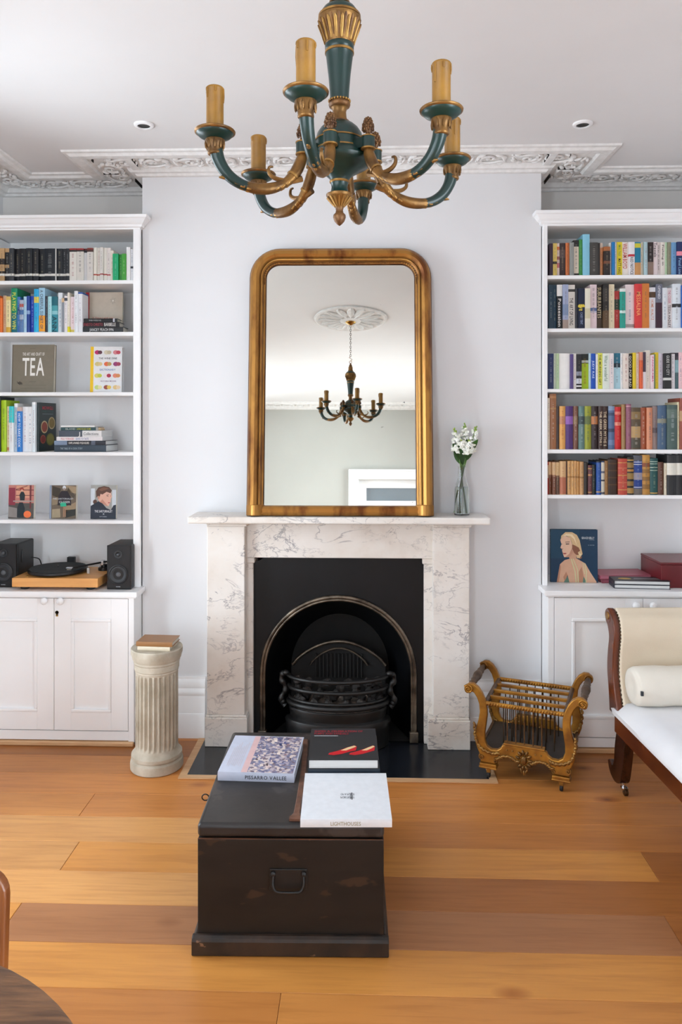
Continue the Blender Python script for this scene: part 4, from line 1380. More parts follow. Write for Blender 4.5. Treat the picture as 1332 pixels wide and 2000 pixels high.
TG = 'c89c50'
PT = [(.02, .4, 'd8b488'), (.46, .98, '7c4c38')]
row = [(157, 181, 188, 'b83c38', 'red and cream slim old volume', [(.1, .5, 'd8c4a8')]), (181, 206, 186, '8c6048', 'cream-topped brown patterned volume', PT), (206, 236, 186, '946850', 'second cream-topped patterned volume', PT), (236, 271, 186, '7c5840', 'third cream-topped patterned volume', [(.02, .42, 'd0ac7c'), (.48, .98, '5c4030')]),
       (271, 327, 182, 'd0a878', 'wide beige volume with red pattern', [(.48, .98, 'b46c50')]), (327, 341, 182, '5c4030', 'thin dark volume'), (341, 373, 180, 'c89860', 'first tan leather volume', [(.45, .5, 'a87840')]), (373, 396, 180, 'd4a468', 'second tan leather volume', [(.45, .5, 'a87840')]), (396, 421, 180, 'c89860', 'third tan leather volume', [(.45, .5, 'a87840')]),
       (421, 446, 184, 'd0a064', 'fourth tan leather volume', [(.45, .5, 'a87840')]), (446, 479, 186, 'bc9060', 'fifth, darker tan leather volume', [(.45, .5, '906838')]), (479, 516, 192, '2c2420', 'black slim volume'), (516, 551, 216, '5c2c30', 'maroon short volume', [(.1, .13, TG), (.3, .36, 'b88050'), (.9, .93, TG)]), (551, 589, 214, '2c3430', 'dark green short volume'),
       (589, 631, 178, '1e4c98', 'blue volume with gilt foot', [(0, .05, '1c2028'), (.9, .93, TG)]), (631, 661, 180, 'c8c0b0', 'white volume with dark bands', [(0, .04, '2c3858'), (.3, .36, '54586c'), (.55, .6, '3c3c44'), (.92, .98, '3c3c44')]), (661, 691, 178, '8c6438', 'brown leather volume'), (691, 780, 168, '3c2a20', 'thick dark brown leather volume with raised bands', [(.1, .13, '5c4028'), (.3, .33, '5c4028'), (.5, .53, '5c4028'), (.7, .73, '5c4028')]),
       (780, 858, 160, 'b84838', 'thick coral red volume with gilt lines', [(.1, .12, TG), (.25, .27, 'd07858'), (.45, .47, TG), (.65, .67, 'd07858'), (.85, .87, TG)]), (858, 916, 148, '2a221a', 'black volume with gilt diamonds', [(.06, .09, TG), (.14, .28, '8c6c38'), (.32, .38, 'b4803c'), (.42, .58, '94743c'), (.64, .76, '8c6c38'), (.82, .96, 'a07c40')]),
       (916, 994, 132, '1c3c88', 'blue volume with a silver star', [(0, .14, '5c5c64'), (.16, .18, 'c8ccd8'), (.22, .24, 'c8ccd8'), (.44, .62, '9c94a0'), (.80, .82, 'c8ccd8'), (.84, 1, '6c6460')]), (994, 1063, 128, 'b8843c', 'gold ornate volume with lozenges', [(0, .15, 'c89448'), (.2, .3, '8c4c2c'), (.36, .46, '8c6430'), (.55, .65, '8c6430'), (.74, .86, '8c6430')]), (1063, 1131, 158, '1c4c4c', 'dark teal volume with pale bands', [(.08, .1, 'a8b8a8'), (.14, .16, 'a8b8a8'), (.24, .26, 'a8b8a8'), (.32, .34, 'a8b8a8'), (.94, .97, TG)]),
       (1131, 1181, 190, '5c3828', 'brown short volume'), (1181, 1201, 200, 'd8ccb4', 'thin cream book'), (1201, 1281, 128, '2a2a2c', 'first black volume with large white label', [(.2, .5, 'e4e0d4')]), (1281, 1340, 128, '2a2a2c', 'second black volume with large white label', [(.2, .5, 'e4e0d4')]), (1340, 1400, 128, '2a2a2c', 'third black volume with large white label', [(.2, .5, 'e4e0d4')])]
shelf_row('right', 'fifth', RZ[4], crop(1032, 860), 472, row, 'old volumes on the fifth shelf of the right bookcase', 15, True)


# ---------------------------------------------------------------- books laid flat or shown face on
def flat(name, px0, px1, Yf, z0, thick, depth, c, label, group, text=(), bands=(), rot=0.0, hard=True, pages=None):
    """A book lying face up with its spine to the room between photo columns px0 and px1."""
    a, b = at(px0, 900, Yf), at(px1, 900, Yf)
    L = b.x - a.x
    o = make_book(name, thick, L, depth, c, label, group, bands, text, hard=hard, pages=pages)
    o.matrix_world = Matrix.Translation((b.x, Yf, z0)) @ Matrix.Rotation(rot, 4, 'Z') @ Matrix.Rotation(-PI / 2, 4, 'Y')
    return o


def facing(name, x_left, Y, z0, wid, h, thick, c, label, group=None, lean=0.0, turn=0.0, art=None, hard=False, text=(), bands=(), pages=None):
    """A book standing with its front cover to the room, spine at the left."""
    o = make_book(name, thick, h, wid, c, label, group, bands, text, hard=hard, art=art, pages=pages)
    o.matrix_world = Matrix.Translation((x_left, Y, z0)) @ Matrix.Rotation(turn, 4, 'Z') @ Matrix.Rotation(-lean, 4, 'X') @ Matrix.Rotation(-PI / 2, 4, 'Z')
    return o


def patch(root, P, name, col, polys, lift=0.0, mat=None):
    mb = MB(mat or print_mat(col))
    for pts in polys:
        vs = [P(a, b) for a, b in pts]
        vs = [(x + lift, y, z) for x, y, z in vs]
        mb.add(vs, [tuple(range(len(vs)))])
    return mb.build(name, root, local=True)


def disc(cx, cy, rx, ry, n=18, a0=0, a1=2 * PI):
    return [(cx + rx * math.cos(a0 + (a1 - a0) * q / n), cy + ry * math.sin(a0 + (a1 - a0) * q / n)) for q in range(n if a1 - a0 > 6 else n + 1)]


def rect(a0, b0, a1, b1):
    return [(a0, b0), (a1, b0), (a1, b1), (a0, b1)]


def cover_text(root, P, s, col, a0, a1, b0, b1, keep=False, lift=.0003):
    mb = MB(print_mat(col))
    write(mb, s, lambda a, b: tuple(Vector(P(a, b)) + Vector((lift, 0, 0))), a0, a1, b0, b1, keep)
    return mb.build('cover_lettering', root, local=True)


KS = K
# second shelf: three dark books in a stack, a cream book standing behind them
sg = 'books laid flat at the end of the second shelf of the left bookcase'
z = LZ[1] + .0004
Yst = YBC + .03
flat('book', 695 * KS, 1067 * KS, Yst, z, .0292, .085, '2c2d30', 'charcoal book with white lettering, bottom of the three-book stack under the cream book', sg, [('JANCEY PEACH 1996', 'd8d8d8', .22, .78, .5)])
flat('book', 709 * KS, 1035 * KS, Yst + .004, z + .0295, .0250, .080, '1d1a1d', 'black book with dark red and white lettering, middle of the three-book stack', sg, [('ERNESTO CHRISTO', '9c2c3c', .03, .56, .6), ('BARBELLE', 'e4e0dc', .60, .90, .7)])
flat('book', 710 * KS, 1016 * KS, Yst + .008, z + .0548, .0185, .078, '1b1b1e', 'black book with faint lettering, topmost of the three-book stack', sg, [('WHEN WORDS FAIL', 'b4b4b4', .2, .55, .4)], [(.88, .93, 'c8c8d0')])


def art_cream(P, root, d, h):
    patch(root, P, 'cover_print', 'b0202c', [rect(.0, 0, .10, 1)])
    cover_text(root, P, '15 Things I wish you', 'c4584c', .19, .74, .37, .42)
    cover_text(root, P, 'to the incredible women', 'c4584c', .19, .86, .295, .345)
    cover_text(root, P, 'of every continent', '6c6460', .19, .55, .225, .265)
    st = []
    for q in range(16):
        a = 2 * PI * q / 16
        r0, r1 = .02, .05 + .04 * ((q * 7) % 5) / 5
        st.append([(.74 + r0 * math.cos(a), .8 + r0 * math.sin(a)), (.74 + r1 * math.cos(a + .06), .8 + r1 * math.sin(a + .06)), (.74 + r1 * math.cos(a - .02), .8 + r1 * math.sin(a - .02))])
    patch(root, P, 'cover_print', '5c544c', st)
    patch(root, P, 'cover_print', 'f0ece4', [disc(.74, .8, .018, .018, 8)], .0003)


YF = YBC + .145
a, b = at(737 * KS, 420 + 668 * KS, YF), at(1057 * KS, 620, YF)
facing('book', a.x, YF + .02, LZ[1] + .0004, b.x - a.x, a.z - LZ[1], .014, 'cfc2b2', 'cream book with crimson spine edge standing behind the three-book stack', None, .03, 0, art_cream)
# loose paper wedge beside the stack
pw = MB(PAGES)
pw.prism([(0, 0), (.02, 0), (.017, .014), (.008, .022), (0, .024)], lambda x, zz, d: (at(1068 * KS, 600, YBC + .12).x + x, d, LZ[1] + .0004 + zz), YBC + .12, YBC + .17)
tag(pw.build('booklet'), 'small cream booklet with curling pages beside the three-book stack', 'booklet')

# third shelf: two books face on


def art_tea(P, root, d, h):
    cover_text(root, P, 'THE ART AND CRAFT OF', 'e8e4dc', .25, .77, .77, .835)
    cover_text(root, P, 'TEA', 'f0eee8', .25, .77, .355, .735)
    patch(root, P, 'cover_print', '564f45', [rect(.42, .915, .55, .92), rect(.42, .22, .58, .225), rect(.22, .15, .82, .154), rect(.22, .085, .8, .089), [(.14, .19), (.19, .235), (.26, .20), (.2, .15)], [(.12, .24), (.2, .19), (.16, .17)], [(.2, .2), (.27, .18), (.24, .16)]])
    patch(root, P, 'cover_print', '6a6256', [rect(0, 0, .03, 1)])


YF = YBC + .06
a, b = at(85 * KS, 640 + 145 * KS, YF), at(452 * KS, 700, YF)
facing('book', a.x, YF + .045, LZ[2] + .0004, b.x - a.x, (a.z - LZ[2]) * 1.0, .028, '7d7464', 'olive grey hardback about tea with large white lettering, standing face out', None, .05, 0, art_tea, hard=True)


def art_fruit(P, root, d, h):
    patch(root, P, 'cover_print', 'f2c414', [rect(0, 0, .10, 1)])
    cs = [['c02c68', '5c2c3c', 'd8d0b8', 'c8bca0', 'd8848c', 'c84c5c'], ['d8c884', 'e0c890', 'e86c40', 'c8a060', '9c3c78', 'a8405c'], ['dcd46c', 'c8d048', 'f0e4e4', 'b02c4c', 'e88c70', 'd89058'], ['c8d880', 'e4dca4', 'a05040', 'e8c45c', 'e8c888', 'f0d4b0']]
    for r in range(4):
        for q in range(3):
            cxx, cyy = .25 + .29 * q, .875 - .255 * r
            if r % 2:
                cxx += .01
            patch(root, P, 'cover_print', cs[r][q * 2], [disc(cxx - .035, cyy, .085, .048)])
            patch(root, P, 'cover_print', cs[r][q * 2 + 1], [disc(cxx + .05, cyy, .07, .042)], .0002)
    cover_text(root, P, 'THE WINE DINE', '5c5c64', .26, .84, .725, .765)
    cover_text(root, P, 'DICTIONARY', '4c80b8', .30, .80, .475, .515)
    cover_text(root, P, 'VICTORIA MOORE', '8c6c8c', .32, .82, .23, .26)


a, b = at(768 * KS, 640 + 163 * KS, YF), at(1040 * KS, 700, YF)
facing('book', a.x, YF + .05, LZ[2] + .0004, b.x - a.x, a.z - LZ[2], .034, 'ebecee', 'white hardback with rows of coloured fruit discs and yellow edge, standing face out', None, .05, .04, art_fruit, hard=True, pages=PAGES_WHITE)

# fourth shelf: dark cookbook turned to show its cover, and a stack


def art_cook(P, root, d, h):
    cover_text(root, P, 'MOWGLI', 'b8283c', .2, .8, .86, .93)
    cover_text(root, P, 'STREET FOOD', '2c5c58', .16, .84, .80, .84)
    patch(root, P, 'cover_print', '8a98a0', [rect(.2, .765, .82, .772)])
    for cxx, cyy, rx, ry, c1, c2 in ((.32, .5, .2, .13, 'c8b488', '8c3c2c'), (.74, .58, .2, .13, 'c8b488', '8c7434'), (.66, .24, .24, .13, '7c7c34', '9c9444'), (.24, .25, .15, .09, 'a85444', '7c2c28'), (.74, .64, .1, .06, 'b89c5c', 'a08040')):
        patch(root, P, 'cover_print', c1, [disc(cxx, cyy, rx, ry)])
        patch(root, P, 'cover_print', c2, [disc(cxx, cyy, rx * .8, ry * .8)], .0003)


YF = YBC + .035
a = at(309 * KS, 640 + 648 * KS, YBC + .02)
facing('book', a.x + .0005, YF, LZ[3] + .0004, .20, a.z - LZ[3], .009, '17282a', 'dark green cookbook turned to show dishes of food on its cover', None, 0, math.radians(88), art_cook, hard=True)
sg = 'books laid flat on the fourth shelf of the left bookcase'
z = LZ[3] + .0004
S1 = 1440 / 3.79 / 0.9867
u_ = lambda px: px * K / 380.0
st = [(470, 918, 60, .19, '36424e', 'dark slate hardback, bottom of the six-book stack', [('THE TABLE OF A COOK STORY', '9cacb4', .12, .55, .28)], ()),
      (470, 915, 38, .185, '2a2c34', 'black hardback with photographs and white lettering, second from bottom of the six-book stack', [('UNPLANNED PLEASURE', 'e0dcd4', .28, .68, .5)], [(0, .25, '8090a8'), (.72, .8, '606878')]),
      (490, 888, 34, .15, 'ece8ea', 'white paperback with red and blue lettering, third from bottom of the six-book stack', [('FULLY FORAGED', 'c0485c', .1, .38, .5), ('QUICK TO TASTE', '4c64a8', .42, .7, .5)], ()),
      (510, 880, 55, .18, '4c5460', 'grey and white hardback lettered in grey, fourth from bottom of the six-book stack', [('Collections', '5c6068', .58, .93, .45), ('J', 'e8e8e8', .46, .5, .6)], [(.55, 1, 'e6e6e6')]),
      (526, 830, 29, .14, '2c4a4e', 'dark green paperback with yellow lettering, fifth from bottom of the six-book stack', [('ISLAND', 'b8c0b8', .14, .42, .5), ('LONG ROAD HOME', 'c8c83c', .46, .86, .5)], ()),
      (528, 820, 16, .12, 'e8e8e6', 'thin white paperback topping the six-book stack', (), ())]
for x0, x1, th, dp, c, lab, tx, bd_ in st:
    t_ = u_(th) - .0003
    flat('book', x0 * KS, x1 * KS, YBC + .03, z, t_, dp, c, lab, sg, tx, bd_, hard=dp > .16, pages=PAGES_WHITE)
    z += t_ + .0003
ns = MB(print_mat('c8ac84'))
q0 = at(822 * KS, 830, YBC + .08)
ns.prism([(0, 0), (.028, 0), (.031, .008), (.024, .015), (.006, .017), (-.002, .010)], lambda x, zz, d: (q0.x + .006 + x, d, z - u_(16) - u_(29) - .0004 + zz + .0008), YBC + .07, YBC + .13)
tag(ns.build('paper_bag', bev=.002), 'crumpled tan paper packet lying beside the thin white book atop the stack', 'packet')

# fifth shelf: three paperbacks face on


def art_walk(P, root, d, h):
    patch(root, P, 'cover_print', 'c07c70', [rect(.02, .45, 1, 1)])
    patch(root, P, 'cover_print', 'd89c80', [rect(.32, .62, .82, .98)], .0001)
    patch(root, P, 'cover_print', '8c3444', [rect(.03, .4, .28, .92)], .0002)
    patch(root, P, 'cover_print', '54504c', [rect(.02, 0, 1, .46)], .0001)
    patch(root, P, 'cover_print', '8c8480', [[(.02, .36), (.4, .30), (.4, .02), (.02, .05)]], .0002)
    patch(root, P, 'cover_print', '6c3034', [rect(.84, .3, .9, 1), rect(.3, .84, 1, .865), rect(.3, .68, 1, .7), [(.3, .88), (.75, .99), (.75, .97), (.3, .86)]], .0003)
    patch(root, P, 'cover_print', 'a89c94', [rect(.2, .5, 1, .535)], .0003)
    patch(root, P, 'cover_print', '1e2a30', [[(.47, .54), (.44, .7), (.5, .8), (.6, .8), (.66, .7), (.64, .54)], [(.36, .03), (.36, .3), (.44, .48), (.58, .48), (.66, .3), (.62, .03)]], .0004)
    patch(root, P, 'cover_print', '9c3c30', [disc(.53, .87, .085, .055)], .0005)
    patch(root, P, 'cover_print', 'd8a890', [disc(.535, .835, .05, .035)], .0006)
    patch(root, P, 'cover_print', 'f47a44', [disc(.76, .125, .145, .105)], .0007)


def art_coat(P, root, d, h):
    patch(root, P, 'cover_print', '6a5c4c', [rect(.06, 0, 1, 1)])
    patch(root, P, 'cover_print', '8c98ac', [rect(0, 0, .07, 1)], .0001)
    for q, (c, pts) in enumerate((('a08c70', [(.6, 1), (1, .96), (1, .75), (.7, .8)]), ('3c3428', [(.1, .98), (.42, .9), (.38, .6), (.1, .7)]), ('8c7c64', [(.08, .6), (.36, .66), (.4, .45), (.1, .4)]), ('988468', [(.55, .34), (1, .5), (1, .3), (.6, .2)]), ('2c2c28', [(.6, .02), (.98, .1), (.98, .28), (.62, .26)]), ('a49478', [(.1, .28), (.4, .3), (.42, .04), (.1, .02)]), ('4a4034', [(.68, .95), (.96, .7), (.92, .6), (.66, .8)]))):
        patch(root, P, 'cover_print', c, [pts], .0002)
    patch(root, P, 'cover_print', '231c24', [[(.44, .83), (.66, .83), (.8, .66), (.82, .4), (.3, .4), (.34, .7)]], .0004)
    patch(root, P, 'cover_print', 'd8dce0', [disc(.55, .93, .065, .06)], .0005)
    patch(root, P, 'cover_print', '9c8c84', [disc(.55, .885, .05, .035)], .0006)
    patch(root, P, 'cover_print', '22b088', [[(.42, .36), (.40, .46), (.48, .5), (.62, .48), (.64, .37)]], .0006)
    patch(root, P, 'cover_print', 'a47c60', [rect(.52, .05, .56, .36), rect(.58, .05, .62, .36)], .0005)
    cover_text(root, P, 'THE SARTORIALIST', 'c8ccd0', .12, .9, .575, .62, lift=.0008)
    cover_text(root, P, 'CLOSER', 'c8ccd0', .36, .78, .47, .53, lift=.0008)


def art_face(P, root, d, h):
    patch(root, P, 'cover_print', 'a8a8a4', [rect(.0, 0, 1, 1)])
    patch(root, P, 'cover_print', 'd4dce4', [rect(.0, .2, .16, .9), rect(.84, .3, 1, .86)], .0001)
    patch(root, P, 'cover_print', 'e4b4a0', [[(.27, .66), (.3, .56), (.36, .5), (.62, .38), (.72, .38), (.75, .46), (.79, .52), (.78, .58), (.84, .66), (.8, .74), (.82, .84), (.66, .88), (.4, .8)]], .0002)
    patch(root, P, 'cover_print', 'c8907c', [[(.36, .5), (.62, .38), (.68, .38), (.46, .58)], disc(.31, .64, .045, .06)], .0003)
    patch(root, P, 'cover_print', '5a3c30', [[(.22, .62), (.2, .82), (.3, .93), (.52, .97), (.72, .94), (.83, .84), (.78, .76), (.62, .8), (.46, .72), (.38, .74), (.36, .66), (.28, .68)], disc(.17, .5, .08, .07)], .0004)
    patch(root, P, 'cover_print', '7c5440', [[(.3, .86), (.5, .94), (.72, .9), (.6, .86), (.42, .82)]], .0005)
    patch(root, P, 'cover_print', '38241f', [[(.62, .68), (.7, .665), (.7, .68), (.63, .7)], [(.76, .68), (.8, .67), (.8, .69)], [(.6, .72), (.71, .71), (.71, .725)]], .0006)
    patch(root, P, 'cover_print', 'b84850', [[(.68, .465), (.76, .465), (.755, .49), (.7, .495)]], .0006)
    patch(root, P, 'cover_print', '1f2838', [[(0, 0), (0, .38), (.2, .47), (.3, .52), (.46, .46), (.62, .32), (.8, .26), (.9, .4), (1, .42), (1, 0)]], .0005)
    cover_text(root, P, 'THE SARTORIALIST', 'e8e8ec', .16, .86, .19, .26, lift=.0008)
    cover_text(root, P, 'X', 'e8e8ec', .48, .55, .12, .165, lift=.0008)
    cover_text(root, P, 'SCOTT SCHUMAN', 'c8ccd4', .36, .64, .05, .075, lift=.0008)


YF = YBC + .05
K3 = 300 / 1332.0
for x0, x1, yt, art, lab in ((60, 285, 303, art_walk, 'small paperback with a walking figure and an orange dot on its cover'), (422, 652, 305, art_coat, 'small paperback whose cover shows a person in a black coat with a green bag'), (780, 1000, 303, art_face, 'small paperback whose cover shows a young face above a dark coat collar')):
    a, b = at(x0 * K3, 880 + yt * K3, YF), at(x1 * K3, 950, YF)
    facing('book', a.x, YF + .03, LZ[4] + .0004, b.x - a.x, a.z - LZ[4], .022, 'd0d4d8', lab, 'small paperbacks shown face out on the fifth shelf', .04, 0, art)

# ---------------------------------------------------------------- right worktop: portrait book, pink and black books, red box


def art_portrait(P, root, d, h):
    patch(root, P, 'cover_print', '12405a', [rect(.0, .45, .62, 1)])
    patch(root, P, 'cover_print', '0f3450', [rect(.0, 0, .62, .45), rect(.62, 0, 1, 1)])
    # back and shoulders
    patch(root, P, 'cover_print', 'd6a98c', [[(.13, .0), (.17, .2), (.2, .34), (.3, .42), (.42, .45), (.52, .47), (.62, .42), (.74, .36), (.84, .2), (.97, .02), (.97, 0), (.76, 0), (.7, .12), (.68, 0), (.4, 0), (.36, .14), (.28, .0)]], .0002)
    patch(root, P, 'cover_print', 'b98468', [[(.3, .0), (.36, .14), (.33, .2), (.27, .1)], [(.66, .3), (.71, .08), (.67, 0), (.6, 0), (.6, .2)], [(.13, .0), (.17, .2), (.2, .34), (.22, .3), (.19, .1), (.17, 0)]], .0003)
    # neck and face
    patch(root, P, 'cover_print', 'cfa084', [[(.38, .5), (.42, .42), (.54, .44), (.56, .54), (.5, .66)]], .0004)
    patch(root, P, 'cover_print', 'e6bfa4', [[(.21, .8), (.24, .86), (.32, .88), (.42, .84), (.46, .72), (.48, .58), (.44, .50), (.38, .475), (.29, .475), (.27, .52), (.26, .56), (.245, .6), (.255, .62), (.21, .65), (.235, .72)]], .0005)
    patch(root, P, 'cover_print', 'c8957c', [[(.44, .50), (.38, .475), (.31, .475), (.4, .54), (.46, .66), (.48, .58)]], .0006)
    patch(root, P, 'cover_print', '3c2c28', [[(.32, .735), (.4, .735), (.4, .72), (.33, .715)], [(.225, .725), (.25, .73), (.25, .715)], [(.31, .765), (.41, .77), (.41, .76), (.32, .755)]], .0008)
    patch(root, P, 'cover_print', 'a43c3c', [[(.265, .555), (.34, .555), (.33, .535), (.28, .53)]], .0008)
    patch(root, P, 'cover_print', 'b8806c', [[(.21, .65), (.27, .64), (.265, .625)]], .0008)
    # hair
    patch(root, P, 'cover_print', 'd9b98c', [[(.22, .8), (.23, .88), (.32, .95), (.46, .95), (.56, .9), (.62, .8), (.66, .62), (.68, .54), (.62, .46), (.56, .46), (.55, .52), (.5, .56), (.46, .64), (.46, .74), (.42, .84), (.34, .88), (.27, .87)]], .0007)
    patch(root, P, 'cover_print', '8c5a44', [[(.46, .72), (.52, .7), (.6, .66), (.63, .6), (.58, .57), (.6, .52), (.55, .52), (.5, .56), (.46, .64)], [(.62, .46), (.67, .5), (.66, .46), (.6, .43)]], .0009)
    patch(root, P, 'cover_print', 'f0dcb8', [[(.26, .88), (.34, .92), (.46, .91), (.52, .84), (.56, .7), (.5, .82), (.42, .88)], [(.6, .55), (.66, .54), (.63, .5)]], .001)
    # straps and dress
    patch(root, P, 'cover_print', 'cfd2a0', [[(.43, .44), (.45, .45), (.53, .2), (.55, 0), (.53, 0), (.51, .2)], [(.47, .45), (.485, .45), (.58, .25), (.6, 0), (.58, 0), (.565, .24)], [(.72, .36), (.735, .36), (.77, .2), (.755, 0), (.74, 0), (.75, .2)], [(.68, .38), (.69, .38), (.73, .16), (.715, .16)]], .0008)
    patch(root, P, 'cover_print', '5c7c6c', [[(.28, 0), (.36, .12), (.4, 0)], [(.68, 0), (.7, .12), (.76, 0)]], .0007)
    cover_text(root, P, 'GRACE KELLY', 'e8ecf0', .66, .93, .825, .865, lift=.0008)
    cover_text(root, P, 'STYLE ICON', 'a0b0bc', .82, .93, .80, .812, lift=.0008)
    cover_text(root, P, 'BY ANOTHER', 'a0b0bc', .80, .93, .70, .715, lift=.0008)


YF = YBC + .06
a, b = at(1076, 1036, YF), at(1168, 1100, YF)
zr = at(1120, 1144.5, YF).z
facing('book', a.x + .006, YF + .05, RZC + .0004, (b.x - a.x), (a.z - RZC) * 1.0, .022, '12364c', 'dark blue hardback whose cover shows a blonde woman in a backless dress', None, .02, math.radians(-2), art_portrait, hard=True, bands=[(0, 1, '0d1c28')], text=[('GRACE KELLY', 'e8ecf0', .05, .46, .75), ('O', 'e0e0e0', .92, .96, .5)])
bk_ = MB(print_mat('103c54'))
a2 = at(1078, 1040, YF + .07)
bk_.box(a2.x, at(1141, 1040, YF + .1).x, YF + .075, YF + .079, RZC + .0006, at(1100, 1033, YF + .09).z)
tag(bk_.build('box_file'), 'plain blue board book standing just behind the portrait book', 'book')


def low(name, px0, px1, Yf, z0, thick, depth, c, lab, rot, spine='left', pages=None, grp=None):
    """Book lying flat, spine to the left, tail edge to the room."""
    a, b = at(px0, 1140, Yf), at(px1, 1140, Yf)
    o = make_book(name, thick, depth, b.x - a.x, c, lab, grp, (), (), hard=True, pages=pages)
    o.matrix_world = Matrix.Translation((a.x, Yf, z0)) @ Matrix.Rotation(rot, 4, 'Z') @ Matrix.Rotation(-PI / 2, 4, 'Z') @ Matrix.Rotation(-PI / 2, 4, 'Y')
    return o


g_ = 'books laid flat on the right worktop'
zz = RZC + .0006
low('book', 1176, 1281, YBC + .07, zz, .019, .17, '8c4450', 'dusky pink hardback, lower of two pink books', math.radians(6), grp=g_, pages=print_mat('b86878'))
low('book', 1172, 1279, YBC + .075, zz + .0193, .018, .17, 'b05c6c', 'rose pink hardback, upper of two pink books', math.radians(5), grp=g_, pages=print_mat('c88090'))
low('book', 1199, 1307, YCB + .045, zz, .0195, .10, '1c2634', 'navy hardback, lower of two beside the dark red box', math.radians(-4), grp=g_, pages=PAGES_WHITE)
o = low('book', 1199, 1307, YCB + .045, zz + .0198, .0195, .10, '20242c', 'black hardback with yellow and white cover print, upper of two beside the dark red box', math.radians(-4), grp=g_, pages=PAGES_WHITE)
patch(o, lambda a, b: (.0199, a * .27, b * .10), 'cover_print', 'c8a040', [disc(.24, .5, .12, .18)])
patch(o, lambda a, b: (.0199, a * .27, b * .10), 'cover_print', 'b0acb0', [rect(.4, .45, .95, .52), rect(.42, .6, .9, .66)])
RED = M('red lacquer box', (108, 18, 26), (92, 14, 22), scale=6, rough=0.3)
bx_ = thing('storage_box', (at(1310, 1140, YCB + .10).x + .12, YCB + .2, RZC + .0004), 'dark red lacquered box at the far end of the right worktop', 'box')
rb0 = at(1291, 1150, YCB + .06).x
zt_ = at(1325, 1099, YCB + .06).z
MB(RED).box(rb0, rb0 + .27, YCB + .06, YCB + .33, RZC + .0004, zt_ - .012).build('box_body', bx_, bev=.003)
MB(RED).box(rb0 - .001, rb0 + .271, YCB + .059, YCB + .331, zt_ - .0115, zt_).build('box_lid', bx_, bev=.003)
# ================================================================ TURNTABLE AND SPEAKERS
YT = 3.672
p0, p1 = at(23, 1148, YT), at(191, 1148, YT)
zt0 = LZC + .016
ttw = p1.x - p0.x
ph = (1148.5 - 1130.5) * YT / 1440
tt = thing('turntable', ((p0.x + p1.x) / 2, YT, LZC + .0004), 'record turntable on a blonde wood plinth between two black speakers', 'turntable')
MB(TURNTABLE_WOOD).box(p0.x, p1.x, YT, YT + .30, zt0, zt0 + ph).build('plinth', tt, bev=.003)
for fx in (p0.x + .05, p1.x - .05):
    for fy in (YT + .04, YT + .26):
        MB(RUBBER).lathe([(.017, LZC + .0004), (.022, LZC + .004), (.022, zt0 - .003), (.018, zt0)], (fx, fy, 0), 18).build('foot', tt, smooth=40)
ztp = zt0 + ph
pc = (at(112, 1116, YT + .14).x, YT + .150, 0)
MB(BLACK_PLASTIC).lathe([(.05, ztp), (.05, ztp + .008), (.146, ztp + .008), (.149, ztp + .011), (.149, ztp + .021), (.146, ztp + .024), (.140, ztp + .0245)], pc, 48).build('platter', tt, smooth=35)
MB(M('felt mat', (52, 56, 58), (44, 48, 50), scale=60, rough=.9)).lathe([(.142, ztp + .0246), (.142, ztp + .0272), (.004, ztp + .0272)], pc, 48).build('slip_mat', tt, smooth=35)
MB(CHROME).lathe([(.003, ztp + .027), (.003, ztp + .036), (.001, ztp + .038)], pc, 10).build('spindle', tt, smooth=40)
ax_, ay_ = p1.x - .045, YT + .215
ta = MB(BLACK_PLASTIC)
ta.lathe([(.030, ztp), (.030, ztp + .014), (.024, ztp + .018), (.016, ztp + .018), (.016, ztp + .032), (.002, ztp + .032)], (ax_, ay_, 0), 20)
arm_ = ta.build('tonearm_base', tt, smooth=35)
MB(CHROME).box(ax_ - .018, ax_ + .002, ay_ - .016, ay_ + .016, ztp + .026, ztp + .052).build('gimbal', arm_, bev=.003)
hx_, hy_ = pc[0] + .085, YT + .075
MB(BLACK_PLASTIC).tube([(ax_ + .05, ay_ + .03, ztp + .044), (ax_, ay_, ztp + .043), (hx_ + .02, hy_ + .012, ztp + .037)], .0048, 8).build('tonearm', tt, smooth=60)
hs = MB(CHROME)
hs.box(hx_ - .012, hx_ + .022, hy_ - .006, hy_ + .016, ztp + .032, ztp + .040)
hs.build('headshell', tt, bev=.002)
MB(M('cartridge', (178, 166, 150), rough=.4)).box(hx_ - .008, hx_ + .012, hy_ - .002, hy_ + .012, ztp + .0275, ztp + .032).build('cartridge', tt)
MB(BLACK_PLASTIC).lathe([(.017, -.018), (.019, -.014), (.019, .014), (.017, .018)], (ax_ + .05, ay_ + .03, ztp + .044), 18, ax=0).build('counterweight', tt, smooth=40)
MB(M('acrylic clip', (206, 200, 194), rough=.2)).box(ax_ - .055, ax_ - .042, ay_ - .10, ay_ - .09, ztp, ztp + .03).build('arm_rest', tt, bev=.002)
MB(BRASS).lathe([(.006, ztp), (.006, ztp + .004), (.003, ztp + .005)], (p0.x + .06, YT + .04, 0), 12).build('switch', tt, smooth=40)
MB(BLACK_PLASTIC).box(pc[0] - .016, pc[0] + .026, YT + .301, YT + .325, ztp - .01, ztp + .052).build('dust_cover_hinge', tt, bev=.004)


